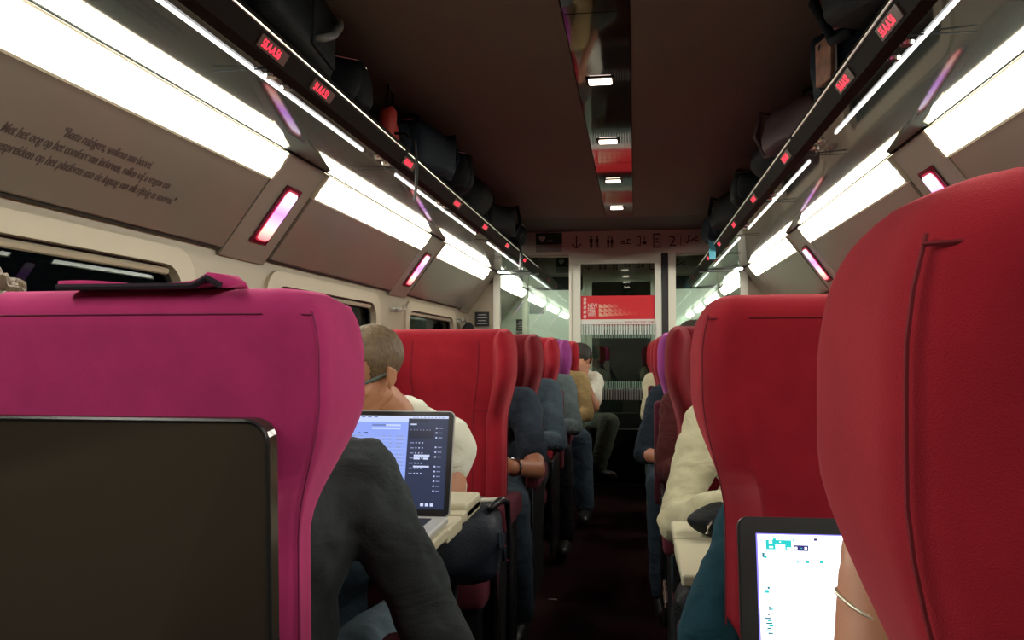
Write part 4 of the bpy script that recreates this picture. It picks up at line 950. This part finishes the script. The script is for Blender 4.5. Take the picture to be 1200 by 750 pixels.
def suitcase(x, y, z, rz, m, lab):
    t = thing('suitcase', lab, 'suitcase', (x, y, z), rz, 'bags on the overhead racks')
    bm = rbox(-.19, .19, -.29, .29, 0, .23, .05, 5); obj('shell', bm, m, t, smooth=True)
    bm = rbox(-.15, .15, -.305, -.28, .03, .20, .012, 3); obj('front_plate', bm, M_GREYB, t, smooth=True)
    obj('handle', tubebm([(-.075, -.30, .115), (-.075, -.335, .115), (-.05, -.345, .115), (.05, -.345, .115), (.075, -.335, .115), (.075, -.30, .115)], .011, 10), mat('grey_handle', (.16,.165,.16), .35), t, smooth=True)
    obj('side_handle', tubebm([(-.185, -.08, .115), (-.215, -.07, .115), (-.215, .07, .115), (-.185, .08, .115)], .010, 8), M_BLACK, t, smooth=True)
    obj('handle_recess', rbox(.182, .196, .02, .24, .03, .19, .006, 2), M_GREYB, t)
    obj('side_handle', tubebm([(.188, .04, .05), (.215, .05, .055), (.225, .10, .08), (.225, .17, .13), (.215, .21, .16), (.188, .22, .165)], .011, 8), mat('grey_handle', (.16,.165,.16), .35), t, smooth=True)
    for q in (-1, 1):
        for p in (-1, 1): obj('wheel', tubebm([(q*.15-.01, .295, .115+p*.08), (q*.15+.01, .295, .115+p*.08)], .022, 12), M_BLACK, t)
    obj('zipper', tubebm([(-.192, -.26, .115), (-.165, -.292, .115), (.165, -.292, .115), (.192, -.26, .115)], .004, 6), M_STEEL, t)
    return t
RZ = EH+.779
suitcase(-1.02, 2.02, RZ, .10, mat('suitcase_black', (.005,.008,.009), .55, spec=.12, bump=.2, bscale=200), 'large black suitcase with a grey handle, nearest bag on the left rack')
backpack(-1.00, 2.66, RZ, .3, M_NB, 'black backpack directly behind the large suitcase on the left rack', .85, 2)
t = thing('shopping_bag', 'orange red bag standing upright on the left rack', 'bag', (-.95, 3.15, RZ), .1, 'bags on the overhead racks')
bulge(-.05, .03, -.11, .11, 0, .17, M_REDB, 'body', t, .2, .02, 5); obj('handle', tubebm([(0, -.06, .18), (0, -.05, .26), (0, .05, .26), (0, .06, .18)], .006, 6), M_BLACK, t)
backpack(-.97, 3.52, RZ, -.2, M_NAVYB, 'dark navy backpack just past the orange red bag on the left rack', 1.0, 3)
backpack(-.98, 4.10, RZ, .4, M_NB, 'black backpack with loose straps in the middle of the left rack', 1.05, 4)
t = thing('duffel_bag', 'dark grey rounded duffel bag on the left rack', 'bag', (-.97, 4.75, RZ), 0, 'bags on the overhead racks')
bulge(-.15, .15, -.28, .28, 0, .25, M_GREYB, 'body', t, .42, .08, 6); obj('handle', tubebm([(0, -.12, .22), (0, -.10, .29), (0, .10, .29), (0, .12, .22)], .010, 8), M_BLACK, t)
backpack(-.96, 5.42, RZ, -.3, M_NB, 'black backpack beyond the grey duffel bag on the left rack', 1.0, 7)
backpack(-.93, 6.15, RZ, .2, M_GREYB, 'small grey backpack with dangling straps, last on the left rack', .85, 8)
for (x, y, lab) in ((-.815, 2.98, 'black cord hanging down over the edge of the left rack'), (-.83, 5.95, 'black strap hanging over the left rack near its far end')):
    L = .17 if y < 4 else .14
    tag(obj('hanging_strap', tubebm([(-.07, .02, .04), (-.02, .0, .03), (.012, 0, .0), (.02, .003, -L*.5), (.018, -.002, -L), (.012, .0, -L*1.3)], .006 if y < 4 else .013, 6), M_BLACK, loc=(x, y, RZ)), lab, 'strap')
# right rack
backpack(.66, 1.96, RZ, .2, M_NB, 'big black backpack nearest the camera on the right rack', 1.2, 11)
t = thing('umbrella', 'folded black umbrella lying across the edge of the right rack', 'umbrella', (.57, 2.28, RZ+.08), 0)
obj('canopy', tubebm([(.02, .10, .10), (.0, .0, .04), (-.03, -.20, -.02), (-.032, -.215, -.022)], [.012, .030, .026, .010], 12), M_BLACK, t, smooth=True)
obj('wrist_loop', tubebm([(-.03+.035*math.cos(k*PI/8), -.23, .06+.05*math.sin(k*PI/8)) for k in range(16)], .004, 6, closed=True), M_STEEL, t)
obj('handle', tubebm([(.02, .10, .10), (.03, .16, .13)], .014, 10), M_BLACK, t)
backpack(.70, 2.70, RZ, -.3, M_NAVYB, 'navy backpack with side pocket, second on the right rack', .95, 12)
t = thing('magazine', 'folded magazine with brown and cream cover poking out over the right rack', 'magazine', (.555, 2.50, RZ), .2)
obj('cover', rbox(-.015, .0, -.05, .05, .0, .13, .003, 1), mat('magazine_brown', (.28,.14,.09), .5, var=.5, vscale=25), t); obj('pages', rbox(.0005, .008, -.048, .048, .002, .125, .001, 1), M_WHITE, t)
backpack(.68, 3.32, RZ, .4, mat('plum_nylon', (.05,.02,.025), .6), 'dark plum backpack in the middle of the right rack', .9, 13)
t = thing('duffel_bag', 'black duffel bag past the plum backpack on the right rack', 'bag', (.67, 3.95, RZ), 0, 'bags on the overhead racks')
bulge(-.14, .14, -.27, .27, 0, .22, M_NB, 'body', t, .42, .08, 16); obj('handle', tubebm([(0, -.12, .19), (0, -.10, .26), (0, .10, .26), (0, .12, .19)], .010, 8), M_BLACK, t)
backpack(.66, 4.62, RZ, -.2, M_GREYB, 'grey backpack with buckles on the right rack', .9, 14)
backpack(.66, 5.30, RZ, .3, M_NB, 'black backpack, last but one on the right rack', 1.0, 17)
bpk = backpack(.63, 6.05, RZ, 0, M_NAVYB, 'navy backpack at the far end of the right rack above a pale blue tag', 1.0, 15)
t = thing('luggage_tag', 'pale blue luggage tag hanging from the last bag on the right rack', 'luggage tag', (.535, 5.95, RZ+.0), .0)
obj('tag_card', rbox(-.022, .022, -.002, .002, -.13, -.0, .001, 1), mat('tag_blue', (.10,.42,.55), .5), t); obj('loop', tubebm([(0,0,0), (.01, .0, .03), (.04, 0, .05)], .003, 6), M_BLACK, t)
# bags at the tables
t = thing('shoulder_bag', 'dark navy shoulder bag with silver zips hanging off the left table edge', 'bag', (-.455, 2.27, EH-.50), .15)
bulge(-.10, .10, -.13, .13, -.12, .10, mat('bag_navy', (.012,.018,.03), .55, bump=.3, bscale=300), 'body', t, .30, .04, 21)
obj('strap', tubebm([(.06, -.1, .09), (.09, -.05, .105), (.105, .05, .08), (.115, .12, -.05), (.11, .12, -.35)], .010, 8), M_BLACK, t, smooth=True)
obj('zipper', tubebm([(-.06, -.115, .085), (.02, -.10, .112), (.085, -.02, .10), (.095, .05, .08)], .006, 8), mat('cream_zip', (.6,.58,.48), .4), t)
for k in range(3): obj('buckle', tubebm([(.085+.012*k, -.10+.015*k, .03-.04*k), (.087+.012*k, -.10+.015*k, -.01-.04*k)], .007, 8), M_CHROME, t)
t = thing('pouch', 'black zipped pouch lying on the right table', 'pouch', (.225, 2.02, TZR), .5)
bulge(-.11, .11, -.07, .07, .0, .075, M_NB, 'body', t, .35, .03, 22); obj('zipper', tubebm([(-.085, -.040, .045), (-.045, -.056, .050), (0, -.060, .052), (.05, -.055, .052), (.085, -.04, .046)], .003, 6), M_STEEL, t)
obj('loop', tubebm([(-.085, -.040, .045), (-.100, -.045, .035), (-.104, -.047, .018)], .004, 6), M_STEEL, t)
t = thing('handbag', 'dark bag with metal rings hanging below the right table edge', 'bag', (.11, 1.68, EH-.50), 0)
bulge(-.05, .09, -.08, .08, -.14, .06, M_NB, 'body', t, .3, .03, 23)
for k in range(3): obj('ring', tubebm([(-.055+.0*k, -.05+.04*k+.012*math.cos(a*PI/6), .03+.015*math.sin(a*PI/6)) for a in range(12)], .003, 6, closed=True), M_STEEL, t)
tag(obj('paper_scrap', boxbm(-.02, .02, -.006, .006, 0, .002), M_WHITE, loc=(-.39, 3.95, .0)), 'tiny white paper scrap on the carpet in the aisle', 'paper')
# coats hanging in the left window bays
for x, y, lab in ((sx(-1, Ow-.09), 6.98, 'dark coat hanging from the hooks on the left wall before the notice board'),):
    t = thing('hanging_coat', lab, 'coat', (x, y, EH+.24))
    bulge(-.05, .06, -.10, .10, -.6, .02, M_NB, 'body', t, .2, .04, 31); obj('loop', tubebm([(0, -.02, .0), (-.03, 0, .035), (0, .02, 0)], .004, 6), M_BLACK, t)
